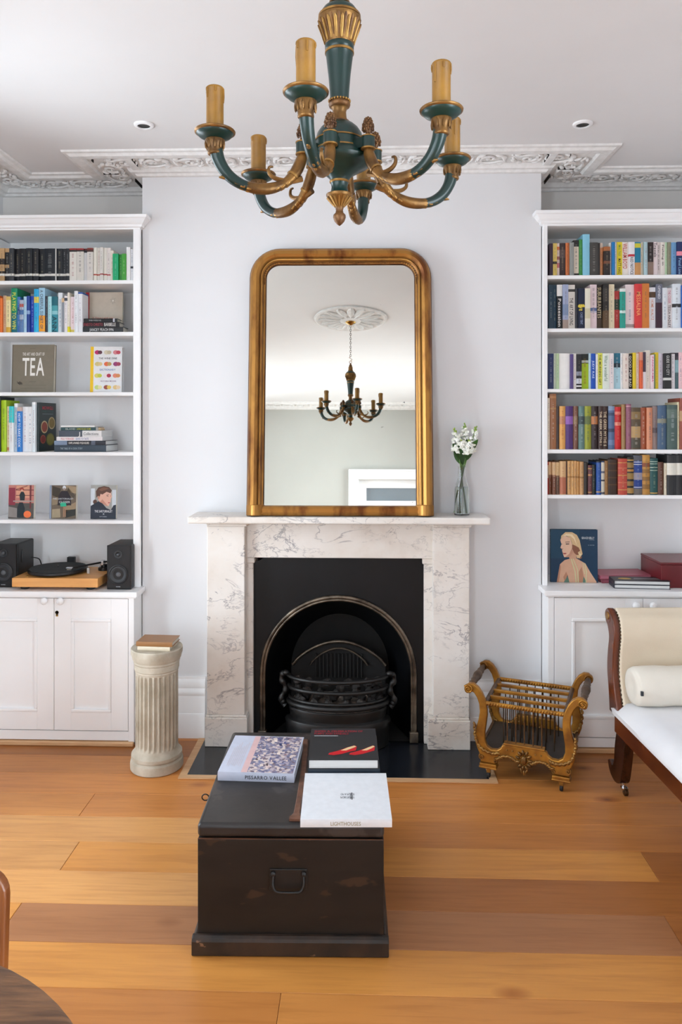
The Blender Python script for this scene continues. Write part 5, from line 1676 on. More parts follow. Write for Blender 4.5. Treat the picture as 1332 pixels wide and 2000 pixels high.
def speaker(px0, px1, Yf, ztop, d, label, side):
    a, b = at(px0, 1100, Yf), at(px1, 1100, Yf)
    w_ = b.x - a.x
    z0, z1 = LZC + .0004, ztop
    t = thing('speaker', ((a.x + b.x) / 2, Yf + d / 2, z0), label, 'speaker', 'pair of black bookshelf speakers')
    MB(BLACK_PLASTIC).box(a.x, b.x, Yf + .012, Yf + d, z0, z1).build('cabinet', t, bev=.008, bseg=3)
    MB(BLACK_GLOSS).box(a.x, b.x, Yf, Yf + .0115, z0, z1).build('front_baffle', t, bev=.004, bseg=2)
    cx = (a.x + b.x) / 2 - .003
    H = z1 - z0
    zt_, zw = z0 + H * .79, z0 + H * .34
    wf = MB(BLACK_PLASTIC)
    wf.lathe([(.050, Yf - .0005), (.050, Yf - .004), (.045, Yf - .006), (.041, Yf - .003)], (cx, 0, zw), 36, ax=1, cap=False)
    o = wf.build('woofer', t, smooth=40)
    MB(M('speaker cone', (44, 46, 50), (36, 38, 42), scale=30, rough=.5)).lathe([(.041, Yf - .003), (.036, Yf - .0045), (.030, Yf - .001), (.014, Yf + .004)], (cx, 0, zw), 36, ax=1, cap=False).build('cone', o, smooth=60)
    MB(M('dust cap', (92, 94, 98), (78, 80, 84), scale=30, rough=.4)).lathe([(.0145, Yf + .004), (.012, Yf - .0015), (.007, Yf - .0042), (.0008, Yf - .005)], (cx, 0, zw), 24, ax=1).build('dust_cap', o, smooth=60)
    tw = MB(BLACK_PLASTIC)
    tw.lathe([(.021, Yf - .0005), (.021, Yf - .003), (.017, Yf - .004), (.010, Yf - .0008)], (cx, 0, zt_), 28, ax=1, cap=False)
    o = tw.build('tweeter', t, smooth=40)
    MB(M('tweeter dome', (66, 68, 72), (58, 60, 64), scale=30, rough=.3)).lathe([(.0095, Yf - .0005), (.0085, Yf - .004), (.005, Yf - .0062), (.0008, Yf - .0068)], (cx, 0, zt_), 20, ax=1).build('dome', o, smooth=60)
    lg = MB(print_mat('c8ccd0'))
    write(lg, 'EDIFIER', lambda p, q: (p, Yf - .0004, q), cx - .011, cx + .011, z0 + .013, z0 + .0165)
    lg.build('badge', t)
    if side:
        MB(BLACK_GLOSS).prism(disc(0, 0, .008, .035, 20), lambda p, q, dd: (dd, Yf + .06 + p, z0 + H * .68 + q), b.x - .0002, b.x + .002).build('port', t, bev=.001)
    return t


zs_ = at(236, 1067, 3.67).z
speaker(-17, 32.5, 3.729, zs_ - .001, .20, 'black bookshelf speaker at the picture edge, its side port showing beside the turntable', True)
speaker(208.5, 256, 3.70, zs_, .20, 'black bookshelf speaker against the bookcase stile, right beyond the tonearm', False)
q0, q1 = at(61, 1090, 3.87), at(93, 1113, YT + .32)
cb = MB(RUBBER).tube(spline([(q0.x - .012, 3.90, q0.z), (q0.x + .02, 3.92, q0.z - .014), ((q0.x + q1.x) / 2 + .01, YT + .27, (q0.z + q1.z) / 2 - .01), (q1.x + .005, YT + .335, q1.z), (q1.x + .012, YT + .345, LZC + .005)], 8), .0028, 8)
tag(cb.build('cable', smooth=60), 'thin black cable running from the speaker to behind the turntable', 'cable')

# ================================================================ PEDESTAL COLUMN
PC = atz(305, 1500, 0)
PC = Vector((PC.x - .002, PC.y + .02, 0))
col = thing('pedestal_column', (PC.x, PC.y, 0.0005), 'squat fluted grey stone pedestal column beside the white base cabinet', 'pedestal')
zT = at(305, 1262, PC.y).z
MB(STONE).lathe([(.118, .001), (.122, .006), (.1225, .030), (.120, .042), (.112, .050), (.112, .054), (.118, .058), (.117, .072), (.108, .082), (.101, .092), (.099, .100)], PC, 56).build('base', col, smooth=22)
sh = MB(STONE)
NF, SUB = 26, 8
zs0, zs1 = .098, zT - .112
zl = [zs0, zs0 + .004, zs0 + .010, zs0 + .018, zs0 + .03] + [zs0 + .03 + (zs1 - zs0 - .06) * q / 8 for q in range(1, 8)] + [zs1 - .03, zs1 - .018, zs1 - .010, zs1 - .004, zs1]
vs, fs = [], []
for z in zl:
    e = min(z - zs0, zs1 - z)
    fade = 0 if e < .006 else min(1.0, math.sqrt((e - .006) / .018))
    r0 = .0985 - .002 * (z - zs0)
    for q in range(NF * SUB):
        ph_ = (q % SUB) / SUB
        g = max(0.0, math.sin(PI * (ph_ * 1.35 - .175))) if .13 < ph_ < .87 else 0
        r_ = r0 - .0125 * fade * g ** .7
        a = 2 * PI * q / (NF * SUB)
        vs.append((PC.x + r_ * math.cos(a), PC.y + r_ * math.sin(a), z))
n = NF * SUB
for i in range(len(zl) - 1):
    for q in range(n):
        fs.append((i * n + q, i * n + (q + 1) % n, (i + 1) * n + (q + 1) % n, (i + 1) * n + q))
sh.add(vs, fs)
sh.build('fluted_shaft', col, smooth=40)
MB(STONE).lathe([(.0975, zT - .114), (.100, zT - .110), (.100, zT - .102), (.103, zT - .098), (.104, zT - .072), (.107, zT - .066), (.107, zT - .058), (.112, zT - .050), (.115, zT - .036), (.119, zT - .026), (.1195, zT - .004), (.117, zT), (.002, zT)], PC, 56).build('capital', col, smooth=22)
LB = M('worn tan leather', (146, 104, 72), (112, 78, 54), scale=14, rough=.55, bmp=.15)


def lying(x, y, z, w_, d, th, rot, c, label, pages=None, text=(), art=None, hard=True, spine=0):
    """Book lying face up centred at x, y; spine=0 towards the room, -1 to the left."""
    o = make_book('book', th, w_, d, c, label, None, (), text, hard=hard, pages=pages, art=art)
    base = Matrix.Rotation(-PI / 2, 4, 'Y')                    # top of the book to -x, cover up
    if spine == -1:
        base = Matrix.Rotation(-PI / 2, 4, 'Z') @ base         # spine to -x, head away
        base = Matrix.Translation((-d / 2, -w_ / 2, 0)) @ base
    else:
        base = Matrix.Translation((w_ / 2, -d / 2, 0)) @ base
    o.matrix_world = Matrix.Translation((x, y, z)) @ Matrix.Rotation(rot, 4, 'Z') @ base
    return o


bx0, by0 = at(309, 1262, PC.y - .02).x, PC.y - .02
lying(bx0 - .004, by0 + .005, zT + .0004, .155, .11, .017, math.radians(-4), 'd8cbb4', 'cream cloth book lying under the worn brown one on the fluted pedestal')
lying(bx0 - .003, by0 + .012, zT + .0178, .172, .118, .021, math.radians(-3), '94683f', 'worn brown leather book lying topmost on the fluted pedestal')

# ================================================================ VASE OF STOCKS
VY = 3.695
vp = at(902, 1008, VY)
VX, VZ = vp.x, ZM1 + .0004
va = thing('bottle_vase', (VX, VY, VZ), 'clear green-tinted glass bottle half full of water on the mantel', 'vase')
MB(VASE_GLASS).lathe([(.034, VZ), (.038, VZ + .003), (.0385, VZ + .02), (.0365, VZ + .125), (.034, VZ + .142), (.026, VZ + .165), (.019, VZ + .185), (.0175, VZ + .235), (.020, VZ + .243),
                     (.0175, VZ + .243), (.015, VZ + .235), (.0165, VZ + .185), (.0235, VZ + .165), (.0315, VZ + .142), (.034, VZ + .125), (.036, VZ + .02), (.035, VZ + .008), (.001, VZ + .006)], (VX, VY, 0), 32).build('glass', va, smooth=60)
MB(WATER).lathe([(.001, VZ + .0065), (.0345, VZ + .0085), (.0355, VZ + .02), (.0335, VZ + .125), (.031, VZ + .1405), (.001, VZ + .1405)], (VX, VY, 0), 28).build('water', va, smooth=60)
rf = random.Random(11)


def leaf_mesh(mb, base, dirv, L, w_, curl=.3):
    d_ = Vector(dirv).normalized()
    side = d_.cross(Vector((0.2, -1, 0.1))).normalized()
    nrm = side.cross(d_)
    pts = []
    for q in range(7):
        t = q / 6
        c = Vector(base) + d_ * (L * t) + nrm * (curl * L * t * t)
        hw_ = w_ * math.sin(PI * min(1, t * .9 + .1)) ** .8 * (1 if q < 6 else 0.05)
        pts.append((c - side * hw_ - nrm * .15 * hw_, c + nrm * hw_ * .1, c + side * hw_ - nrm * .15 * hw_))
    vs = [p for r in pts for p in r]
    fs = []
    for q in range(6):
        fs += [(q * 3, q * 3 + 1, q * 3 + 4, q * 3 + 3), (q * 3 + 1, q * 3 + 2, q * 3 + 5, q * 3 + 4)]
    mb.add(vs, fs)


ST = [(888, 838, 886, -.01, 'white stock stem at the outer side nearest the mirror frame, green-tipped', .045), (908, 826, 874, .008, 'tallest white stock stem with yellow-green buds in the middle of the bottle', .045), (930, 834, 862, .0, 'white stock stem leaning away from the mirror with a green budded tip', .03), (900, 858, 872, -.02, 'short white stock stem at the front of the bunch', .03), (917, 860, 872, -.015, 'short white stock stem low between the tall middle and leaning stems', .03)]
for q, (px, pyt, pyb, dy, lab, hd) in enumerate(ST):
    top = at(px, pyt, VY + dy)
    foot = Vector((VX - (top.x - VX) * .45 + rf.uniform(-.006, .006), VY - dy * .5 + (-.008, .008, .0, .012, -.012)[q], VZ + .012))
    neck = Vector((VX + (top.x - VX) * .12, VY + (-.006, .006, 0, .003, -.004)[q], VZ + .22))
    path = [Vector(p) for p in spline([tuple(foot), tuple(neck), tuple(neck.lerp(top, .5) + Vector((0, 0, .004))), tuple(top)], 7)]
    f = thing('flower_stem', tuple(foot), lab, 'flower', 'white stocks in the glass bottle')
    MB(STEM_M).tube(path, [.0032 - .0014 * i / len(path) for i in range(len(path))], 7).build('stem', f, smooth=60)
    for k2 in range(4):
        lf_ = MB(GREENLEAF)
        b_ = path[int(len(path) * (.44 + .05 * k2))]
        ang = rf.uniform(-1, 1) * .7 + (-.9, .8, -.4, .5)[k2]
        leaf_mesh(lf_, b_, (math.sin(ang) * .55, rf.uniform(-.35, .1), .9), rf.uniform(.065, .095), rf.uniform(.012, .017), rf.uniform(-.15, .25))
        lf_.build('leaf', f, smooth=60)
    fl_ = MB(PETAL)
    head = [p for p in path if p.z > at(px, 882 if q < 3 else 884, VY).z]
    for k2 in range(64):
        t = rf.random() ** 1.3
        p = head[int(t * .80 * (len(head) - 1))]
        R = .027 * (1 - .6 * t)
        a = rf.uniform(0, 2 * PI)
        c = p + Vector((R * math.cos(a), R * math.sin(a), rf.uniform(-.004, .004)))
        for e in range(3):
            fl_.ball(c + Vector((rf.uniform(-.005, .005), rf.uniform(-.005, .005), rf.uniform(-.004, .004))), (.0085, .0085, .0034), 6, 3, Euler((rf.uniform(-1, 1), rf.uniform(-1, 1), 0)).to_matrix())
    tag(fl_.build('petals', f, smooth=70), kind='stuff')
    bu = MB(BUD)
    for k2 in range(14 if q < 3 else 6):
        p = head[-1].lerp(head[int(.7 * (len(head) - 1))], rf.random())
        a = rf.uniform(0, 2 * PI)
        bu.ball(p + Vector((.006 * math.cos(a), .006 * math.sin(a), rf.uniform(-.002, .005))), (.0036, .0036, .0055), 6, 4)
    tag(bu.build('buds', f, smooth=70), kind='stuff')

# ================================================================ CHEST AND THE BOOKS ON IT
c0, c1 = atz(374, 1867, 0), atz(759.5, 1869, 0)
CW = c1.x - c0.x
CH_ROT = math.radians(1.1)
chest = thing('blanket_chest', ((c0.x + c1.x) / 2, c0.y + .012, .0005), 'low black painted wooden chest with an iron drop handle, books on its lid', 'chest', rot=(0, 0, CH_ROT))
BW = CW * .961
CL, CHH = .675, .392
h2 = BW / 2
bo = MB(CHEST)
bo.box(-h2 + .003, h2 - .003, .012, .012 + CL, .004, CHH - .046)
bo.build('body', chest, bev=.003, local=True)
pl = MB(CHEST_EDGE)
P2 = CW / 2
pp = [(0, 0), (0, .066), (-.004, .076), (-.010, .081), (-.018, .083), (-.018, 0)]
pl.prism([(0, 0.001), (0, .044), (.004, .052), (.012, .057), (.022, .058), (.022, .001)], lambda a, z, d: (d, -.010 + a, z), -P2, P2)
for s_ in (-1, 1):
    pl.prism([(P2, .001), (P2, .044), (P2 - .004, .052), (P2 - .009, .057), (h2 - .0035, .058), (h2 - .0035, .001)], lambda a, z, d: (s_ * a, d, z), .0125, CL + .02)
pl.build('plinth', chest, bev=.003, local=True)
ld = MB(CHEST_TOP)
ld.box(-h2 + .0015, h2 - .0015, .0105, CL + .014, CHH - .043, CHH)
o = ld.build('lid', chest, bev=.013, bseg=4, smooth=50, local=True)
MB(SEAM).box(-h2 + .004, h2 - .004, .0100, .0122, CHH - .0458, CHH - .0434).build('lid_seam', chest, local=True)
hz = CHH - .043 - .128
hp = MB(IRON)
hp.box(-.006 - .058, -.006 + .058, .0075, .0118, hz - .030, hz + .036)
hd = hp.build('handle', chest, bev=.003, local=True)
bl = MB(IRON)
bl.tube(spline([(-.052, .003, hz + .018), (-.053, -.004, hz - .004), (-.046, -.008, hz - .020), (-.03, -.009, hz - .025), (.018, -.009, hz - .025), (.034, -.008, hz - .020), (.041, -.004, hz - .004), (.040, .003, hz + .018)], 5), .0042, 8)
bl.build('bail', hd, smooth=60, local=True)
for s_ in (-1, 1):
    e_ = MB(IRON)
    e_.ball((-.006 + s_ * .047, .004, hz + .022), (.009, .006, .009), 10, 6)
    e_.build('lug', hd, smooth=60, local=True)
MB(BRASS).box(-h2 + .0005, -h2 + .0025, .29, .34, CHH - .105, CHH - .055).build('lock_plate', chest, local=True)
kq = atz(398, 1561, CHH - .075)
CM = Matrix.Translation(chest.location) @ Matrix.Rotation(CH_ROT, 4, 'Z')
ky = MB(IRON)
kl = CM @ Vector((-h2 + .0005, .318, CHH - .075))
ky.tube([kl, kl + Vector((-.022, 0, 0))], .0022, 8)
ky.tube([kl + Vector((-.034 + .012 * math.cos(2 * PI * q / 14), 0, .011 * math.sin(2 * PI * q / 14))) for q in range(15)], .0021, 7, cap=False, up=(0, 1, 0))
tag(ky.build('key', smooth=60), 'small dark iron key with a ring bow in the side of the chest', 'key')

ZL = CHH + .0005 + .0006


def quad_book(px, z):
    """Ground points of a lying book's four top corners (far left, far right, near right, near left) at height z."""
    P = [atz(a, b, z) for a, b in px]
    near, far = (P[2] + P[3]) / 2, (P[0] + P[1]) / 2
    c = (near + far) / 2
    wv = ((P[2] - P[3]) + (P[1] - P[0])) / 2
    return c, wv.length, (far - near).length, math.atan2(wv.y, wv.x)


def art_paint(P, root, d, h):
    patch(root, P, 'cover_print', '000000', [rect(.015, .02, .985, .62)], 0, PAINTING)
    patch(root, P, 'cover_print', 'd8b4b4', [rect(.01, .62, .985, .70)])
    st = [rect(.15 + .02 * (q % 3), .74 + .025 * q, .80 - .05 * (q % 4), .748 + .025 * q) for q in range(8)]
    patch(root, P, 'cover_print', 'c4bcc4', st)
    rr = random.Random(4)
    sh_ = []
    for q in range(26):
        a0, b0 = .12 + rr.random() * .78, .08 + rr.random() * .48
        s1, s2 = .03 + rr.random() * .05, .02 + rr.random() * .04
        sh_.append((rr.choice(['d8c0bc', '5c5c88', '4a3c48', 'b8acc4', 'e4d4cc', '8c6c74', '34406c']), [(a0, b0), (a0 + s1, b0 + s2 * .3), (a0 + s1 * .8, b0 + s2), (a0 + s1 * .1, b0 + s2 * .8)]))
    for i_, (cc, pts) in enumerate(sh_):
        patch(root, P, 'cover_print', cc, [pts], .0002 + .00002 * i_)


c, w_, d_, r_ = quad_book([(457, 1436), (594, 1440), (574, 1512), (428, 1508)], ZL + .030)
o = lying(c.x, c.y, ZL, w_, d_, .030, r_, 'c3c8da', 'art book in a pale jacket printed with a crowded painted scene, on the chest', PAGES_WHITE, [('PISSARRO VALLEE', '26262e', .36, .90, .42)], art_paint, True)
c, w_, d_, r_ = quad_book([(607, 1423), (735, 1423), (738, 1484), (602, 1484)], ZL + .066)
lying(c.x + .001, c.y, ZL, w_ * 1.015, d_, .033, r_ + .01, '22303e', 'dark blue hardback lying under the black book with red shoes', PAGES_WHITE, spine=0)


def art_shoes(P, root, d, h):
    cover_text(root, P, 'SHOES A CELEBRATION OF', 'a82838', .06, .80, .865, .93, lift=.0002)
    cover_text(root, P, 'PUMPS AND SANDALS', 'a82838', .06, .58, .785, .845, lift=.0002)
    patch(root, P, 'cover_print', 'c8c8cc', [rect(.06, .735, .42, .752)])
    for dx_ in (0, .30):
        patch(root, P, 'cover_print', 'c81420', [[(.28 + dx_, .15), (.30 + dx_, .20), (.42 + dx_, .26), (.55 + dx_, .36), (.66 + dx_ * .92, .43), (.70 + dx_ * .88, .40), (.68 + dx_ * .9, .27), (.60 + dx_, .24), (.48 + dx_, .17), (.36 + dx_, .13)]], .0002)
        patch(root, P, 'cover_print', 'eccf9c', [[(.46 + dx_, .27), (.56 + dx_, .36), (.66 + dx_ * .92, .42), (.69 + dx_ * .9, .39), (.62 + dx_ * .95, .33), (.54 + dx_, .27)]], .0004)
    return


c, w_, d_, r_ = quad_book([(607, 1423), (735, 1423), (738, 1484), (602, 1484)], ZL + .066)
ob = lying(c.x, c.y, ZL + .0334, d_, w_, .033, r_, '26282c', 'black hardback with red lettering and red shoes on its cover, topmost on the chest', PAGES_WHITE, (), art_shoes, True, spine=-1)


def art_white(P, root, d, h):
    mb = MB(print_mat('70747c'))
    P2_ = lambda a, b: tuple(Vector(P(.52 + b, .5 + .0 - a)) + Vector((.0002, 0, 0)))
    for s, off, hgt in (('PORTRAIT', .03, .045), ('OF A PLACE', -.03, .04)):
        write(mb, s, lambda a, b: tuple(Vector(P(.5 - b, .56 - a)) + Vector((.0002, 0, 0))), 0, .16, off, off + hgt)
    mb.build('cover_lettering', root, local=True)
    patch(root, P, 'cover_print', '34363c', [rect(.40, .425, .55, .437), rect(.41, .445, .54, .452)])


c, w_, d_, r_ = quad_book([(595, 1510), (752, 1510), (768, 1601), (587.5, 1601)], ZL + .024)
lying(c.x, c.y, ZL, w_, d_, .024, r_, 'e2e5ea', 'large white book with small grey lettering overhanging the front of the chest', PAGES_WHITE, [('LIGHTHOUSES', 'a09880', .33, .66, .5)], art_white, True)
# leather strap along the lid
sp_ = [atz(px, py, CHH + .004) for px, py in ((597, 1445), (593, 1500), (588, 1540), (581, 1580), (577, 1597))]
ls = MB(LEATHER)
sv = spline([tuple(p) for p in sp_], 6)
n = len(sv)
vs, fs = [], []
for i, p in enumerate(sv):
    hw_ = .0105 + (.006 if i > n - 5 else 0) * (1 if i < n - 1 else .3)
    vs += [(p[0] - hw_, p[1], CHH + .0012), (p[0] - hw_ * .7, p[1], CHH + .0062), (p[0] + hw_ * .7, p[1], CHH + .0075), (p[0] + hw_, p[1], CHH + .0012)]
for i in range(n - 1):
    for q in range(4):
        fs.append((i * 4 + q, i * 4 + (q + 1) % 4, (i + 1) * 4 + (q + 1) % 4, (i + 1) * 4 + q))
fs += [(3, 2, 1, 0), tuple((n - 1) * 4 + q for q in range(4))]
ls.add(vs, fs)
e_ = sv[-1]
ls.box(e_[0] - .018, e_[0] + .016, e_[1] - .016, e_[1] + .004, CHH + .0012, CHH + .0085)
tag(ls.build('leather_strap', smooth=50), 'narrow brown leather strap lying lengthwise on the black chest lid', 'strap')

# ================================================================ GILT CANTERBURY (MAGAZINE RACK)
fl0, fr0 = atz(957, 1522, 0), atz(1092, 1547, 0)
cd = (fr0 - fl0).normalized()
crot = math.atan2(cd.y, cd.x)
cc_ = (fl0 + fr0) / 2
cant = thing('magazine_rack', (cc_.x, cc_.y, .0005), 'gilt carved canterbury magazine rack with lyre shaped ends between hearth and chaise', 'magazine rack', rot=(0, 0, crot))
FWID = (fr0 - fl0).length / 2          # half the spread of the castors
CD = .345                                # depth between the two lyre ends
T_ = .026


def lyre(y0, front):
    """Lyre-shaped end panel in the plane y=y0: horns, belly, apron and feet as one board."""
    R = [(.0, .165), (.085, .165), (.100, .160), (.105, .148), (.118, .138), (.150, .136), (.175, .146), (.190, .172), (.196, .205),
         (.194, .245), (.188, .285), (.188, .272), (.196, .345), (.208, .372), (.222, .392), (.238, .402), (.252, .400), (.262, .390), (.266, .376), (.262, .366),
         (.270, .372), (.278, .388), (.274, .408), (.258, .424), (.236, .428), (.212, .420), (.192, .404)]
    O = [(.176, .384), (.166, .352), (.160, .318), (.162, .285), (.170, .25)]
    # outline of the right half, from the inner bottom centre, up the inner edge of the horn, round the scroll, down the outer edge, to the foot
    inner = [(.0, .168), (.082, .168), (.098, .162), (.104, .148), (.120, .136), (.146, .134), (.166, .146), (.176, .172), (.176, .205), (.170, .245), (.165, .285), (.166, .320), (.174, .352), (.188, .384), (.206, .408), (.228, .423), (.250, .422), (.266, .410), (.272, .394), (.267, .380), (.256, .374)]
    outer = [(.248, .382), (.240, .388), (.226, .382), (.212, .362), (.202, .334), (.199, .300), (.205, .262), (.216, .226), (.222, .190), (.219, .155), (.208, .125), (.200, .108), (.203, .092), (.196, .080)]
    foot = [(.196, .072), (.128, .072), (.132, .086), (.120, .098), (.098, .108), (.072, .112), (.048, .108), (.030, .096), (.014, .084), (.0, .076)]
    half = inner + outer + foot
    left = [(-a, z) for a, z in half[::-1]]
    pts = half + left[1:-1]
    mb = MB(CANT_GOLD)
    mb.prism(pts, lambda a, z, d: (a, d, z), y0, y0 + T_)
    return mb.build('lyre_end', cant, bev=.004, bseg=2, smooth=40, local=True)


ends = [lyre(0, True), lyre(CD, False)]
for e, y0 in ((ends[0], 0), (ends[1], CD)):
    for s_ in (-1, 1):
        sc = MB(CANT_GOLD)
        sc.tube([(s_ * (.250 + .020 * (1 - q / 22) * math.cos(q * .62 + .5)), y0 - .004, .398 + .020 * (1 - q / 22) * math.sin(q * .62 + .5)) for q in range(20)], [.0055 - .0001 * q for q in range(20)], 6, up=(0, 1, 0))
        sc.lathe([(.006, y0 - .008), (.007, y0), (.006, y0 + T_ + .006)], (s_ * .250, 0, .398), 12, ax=1)
        sc.build('scroll', e, smooth=60, local=True)
    # carved relief: leaves along the belly and apron, central cartouche
    rl = MB(GILT_LINE)
    yy = y0 - .003
    for s_ in (-1, 1):
        run = spline([(.225, .24), (.222, .19), (.208, .15), (.18, .128), (.14, .120), (.115, .126)], 4)
        for q, (a, z) in enumerate(run[:-1]):
            b2 = run[q + 1]
            an = math.atan2(b2[1] - z, b2[0] - a)
            rl.ball((s_ * a * .985, yy, z), (.014, .007, .0065), 7, 4, Matrix.Rotation(-(an if s_ > 0 else PI - an) + (.5 if q % 2 else -.4), 3, 'Y'))
        run = spline([(.118, .098), (.095, .114), (.065, .117), (.045, .108), (.03, .10)], 3)
        for q, (a, z) in enumerate(run[:-1]):
            rl.ball((s_ * a, yy, z), (.012, .006, .0055), 7, 4, Matrix.Rotation(s_ * (.4 if q % 2 else -.3), 3, 'Y'))
        rl.tube([(s_ * (.19 + .012 * (1 - q / 14) * math.cos(-q * .7 + 1)), yy, .098 + .014 * (1 - q / 14) * math.sin(-q * .7 + 1)) for q in range(13)], .0036, 5, up=(0, 1, 0))
        rl.tube([(s_ * (.128 + .010 * (1 - q / 14) * math.cos(q * .7 + 1)), yy, .088 + .012 * (1 - q / 14) * math.sin(q * .7 + 1)) for q in range(13)], .0034, 5, up=(0, 1, 0))
        rl.ball((s_ * .05, yy, .146), (.004, .004, .004), 6, 4)
        rl.ball((s_ * .075, yy, .146), (.004, .004, .004), 6, 4)
    rl.build('carved_leaves', e, smooth=60, local=True)
    ca = MB(GILT)
    ca.ball((0, yy, .112), (.014, .008, .020), 12, 8)
    for q in range(11):
        a = 2 * PI * q / 11
        ca.ball((.027 * math.cos(a), yy, .112 + .034 * math.sin(a)), (.013, .007, .0075), 7, 4, Matrix.Rotation(-a, 3, 'Y'))
    for q in (-1, 0, 1):
        ca.ball((q * .011, yy, .064 - (0 if q else .007)), (.006, .006, .014), 7, 5, Matrix.Rotation(q * .4, 3, 'Y'))
    ca.build('cartouche', e, smooth=60, local=True)
    tr = MB(CANT_GOLD)
    tr.box(-.090, .090, y0 - .006, y0 + T_ + .004, .1685, .176)
    tr.build('top_moulding', e, bev=.002, local=True)
    for s_ in (-1, 1):
        fo = MB(CANT_GOLD)
        fx = s_ * .160
        fo.box(fx - .038, fx + .038, y0 - .010, y0 + T_ + .010, .048, .0715)
        fo.box(fx - .041, fx + .041, y0 - .013, y0 + T_ + .013, .052, .058)
        f_ = fo.build('foot', e, bev=.003, local=True)
        ct = MB(BRASS)
        ct.box(fx - .008, fx + .008, y0 + .004, y0 + .022, .026, .0475)
        ct.use(RUBBER)
        ct.lathe([(.012, -.007), (.015, -.005), (.015, .005), (.012, .007)], (fx, y0 + .013, .0155), 16, ax=0)
        ct.build('castor', f_, smooth=40, local=True)
MB(BASE_BOARD).box(-.198, .198, T_ + .001, CD - .001, .118, .132).build('base_board', cant, bev=.002, local=True)
for s_ in (-1, 1):
    MB(CANT_DARK).box(s_ * .1985 - .006, s_ * .1985 + .006, T_ + .0005, CD - .0005, .108, .136).build('side_rail', cant, bev=.002, local=True)
    # top side rail between the horns
    MB(CANT_DARK).tube([(s_ * .176, T_ * .5, .338), (s_ * .176, CD + T_ * .5, .338)], .010, 10).build('top_rail', cant, smooth=60, local=True)
    # turned and leaf carved handle between the scrolls
    hn = MB(CANT_DARK)
    prof = [(.008, T_ - .004), (.011, .04), (.009, .06), (.015, .075), (.012, .095), (.017, .12), (.013, .145), (.019, .165), (.021, .193), (.019, .22), (.013, .24), (.017, .265), (.012, .29), (.015, .31), (.009, .325), (.011, .345), (.008, CD + .004)]
    hn.lathe(prof, (s_ * .250, 0, .398), 14, ax=1)
    hn.build('handle', cant, smooth=50, local=True)
slat_y = [T_ * .5 + CD * (q / 4) for q in range(5)]
for q, y_ in enumerate(slat_y):
    sl = MB(CANT_GOLD)
    if q in (0, 4):
        yb = y_
        sl.tube([(-.176, yb, .338), (.176, yb, .338)], .0105, 8, .75)
        for k2 in range(26):
            sl.tube([(-.16 + .0125 * k2, yb - .0085, .331), (-.15 + .0125 * k2, yb - .0085, .345)], .0022, 4)
    else:
        sl.box(-.170, .170, y_ - .008, y_ + .008, .332, .346)
    sl.build('slat', cant, bev=.002 if q not in (0, 4) else 0, smooth=50, local=True)
    for k2 in range(7):
        x_ = -.114 + .038 * k2 + (.006 if q % 2 else 0)
        zb = .176 if q in (0, 4) else .1325
        if q in (0, 4) and abs(x_) > .09:
            zb = .165 if abs(x_) < .098 else .150
            if abs(x_) > .1:
                continue
        MB(STUD if q else GILT_DARK).tube([(x_, y_, zb), (x_, y_, .333)], .0026, 6).build('spindle', cant, smooth=60, local=True)

# ================================================================ CHAISE LONGUE
CX0, CX1, CYH, CYF = 1.09, 1.72, 3.27, 1.75
chs = thing('chaise_longue', ((CX0 + CX1) / 2, (CYH + CYF) / 2, .0005), 'mahogany chaise longue with white seat cover and cream studded back', 'chaise longue')


def yz_prism(mb, pts, x0, x1):
    mb.prism(pts, lambda a, z, d: (d, a, z), x0, x1)


# back: S-shaped side scroll, profile (y, z) - front edge then rear edge
frontp = spline([(CYH - .055, .345), (CYH - .020, .43), (CYH + .005, .52), (CYH + .002, .61), (CYH - .012, .69), (CYH + .005, .755), (CYH + .040, .785)], 5)
rearp = spline([(CYH + .085, .765), (CYH + .090, .735), (CYH + .068, .715), (CYH + .052, .67), (CYH + .066, .60), (CYH + .072, .52), (CYH + .055, .43), (CYH + .045, .345)], 5)
for x0, x1 in ((CX0, CX0 + .028), (CX1 - .028, CX1)):
    sf = MB(MAHOG)
    yz_prism(sf, list(frontp) + list(rearp), x0, x1)
    s_o = sf.build('back_scroll', chs, bev=.006, bseg=3, smooth=40)
    vo_ = MB(MAHOG)
    vo_.lathe([(.030, x0 - .001), (.034, x0 + .004), (.034, x1 - .004), (.030, x1 + .001)], (0, CYH + .062, .760), 24, ax=0)
    vo_.use(GILT_LINE)
    vo_.lathe([(.016, x0 - .0045), (.018, x0 - .001)], (0, CYH + .062, .760), 18, ax=0)
    vo_.build('volute', s_o, smooth=40)
bk = MB(CREAM)
fp_ = [(a - .012, z) for a, z in frontp] + [(CYH + .045, .80), (CYH + .075, .79)]
rp_ = [(a + .004, z + .004) for a, z in rearp]
yz_prism(bk, fp_ + rp_, CX0 + .029, CX1 - .029)
bk.build('backrest', chs, bev=.014, bseg=4, smooth=50)
stq = 0
ss = MB(STUD)
dense = spline(frontp, 3)
acc_l = 0
last = Vector(dense[0])
for p in dense:
    v = Vector(p)
    if (v - last).length > .0135:
        last = v
        ss.ball((CX0 + .027, v.x - .001, v.y), (.0052, .0052, .0052), 6, 4)
        ss.ball((CX1 - .027, v.x - .001, v.y), (.0052, .0052, .0052), 6, 4)
tag(ss.build('studs', chs, smooth=70), kind='stuff')
# seat rail
rl = MB(MAHOG)
rl.box(CX0, CX0 + .035, CYF, CYH - .01, .272, .35)
rl.box(CX1 - .035, CX1, CYF, CYH - .01, .272, .35)
rl.build('side_rail', chs, bev=.006, bseg=3)
rl = MB(MAHOG)
rl.box(CX0 + .036, CX1 - .036, CYH - .05, CYH - .015, .272, .35)
rl.box(CX0 + .036, CX1 - .036, CYF, CYF + .035, .272, .35)
rl.build('end_rail', chs, bev=.006, bseg=3)
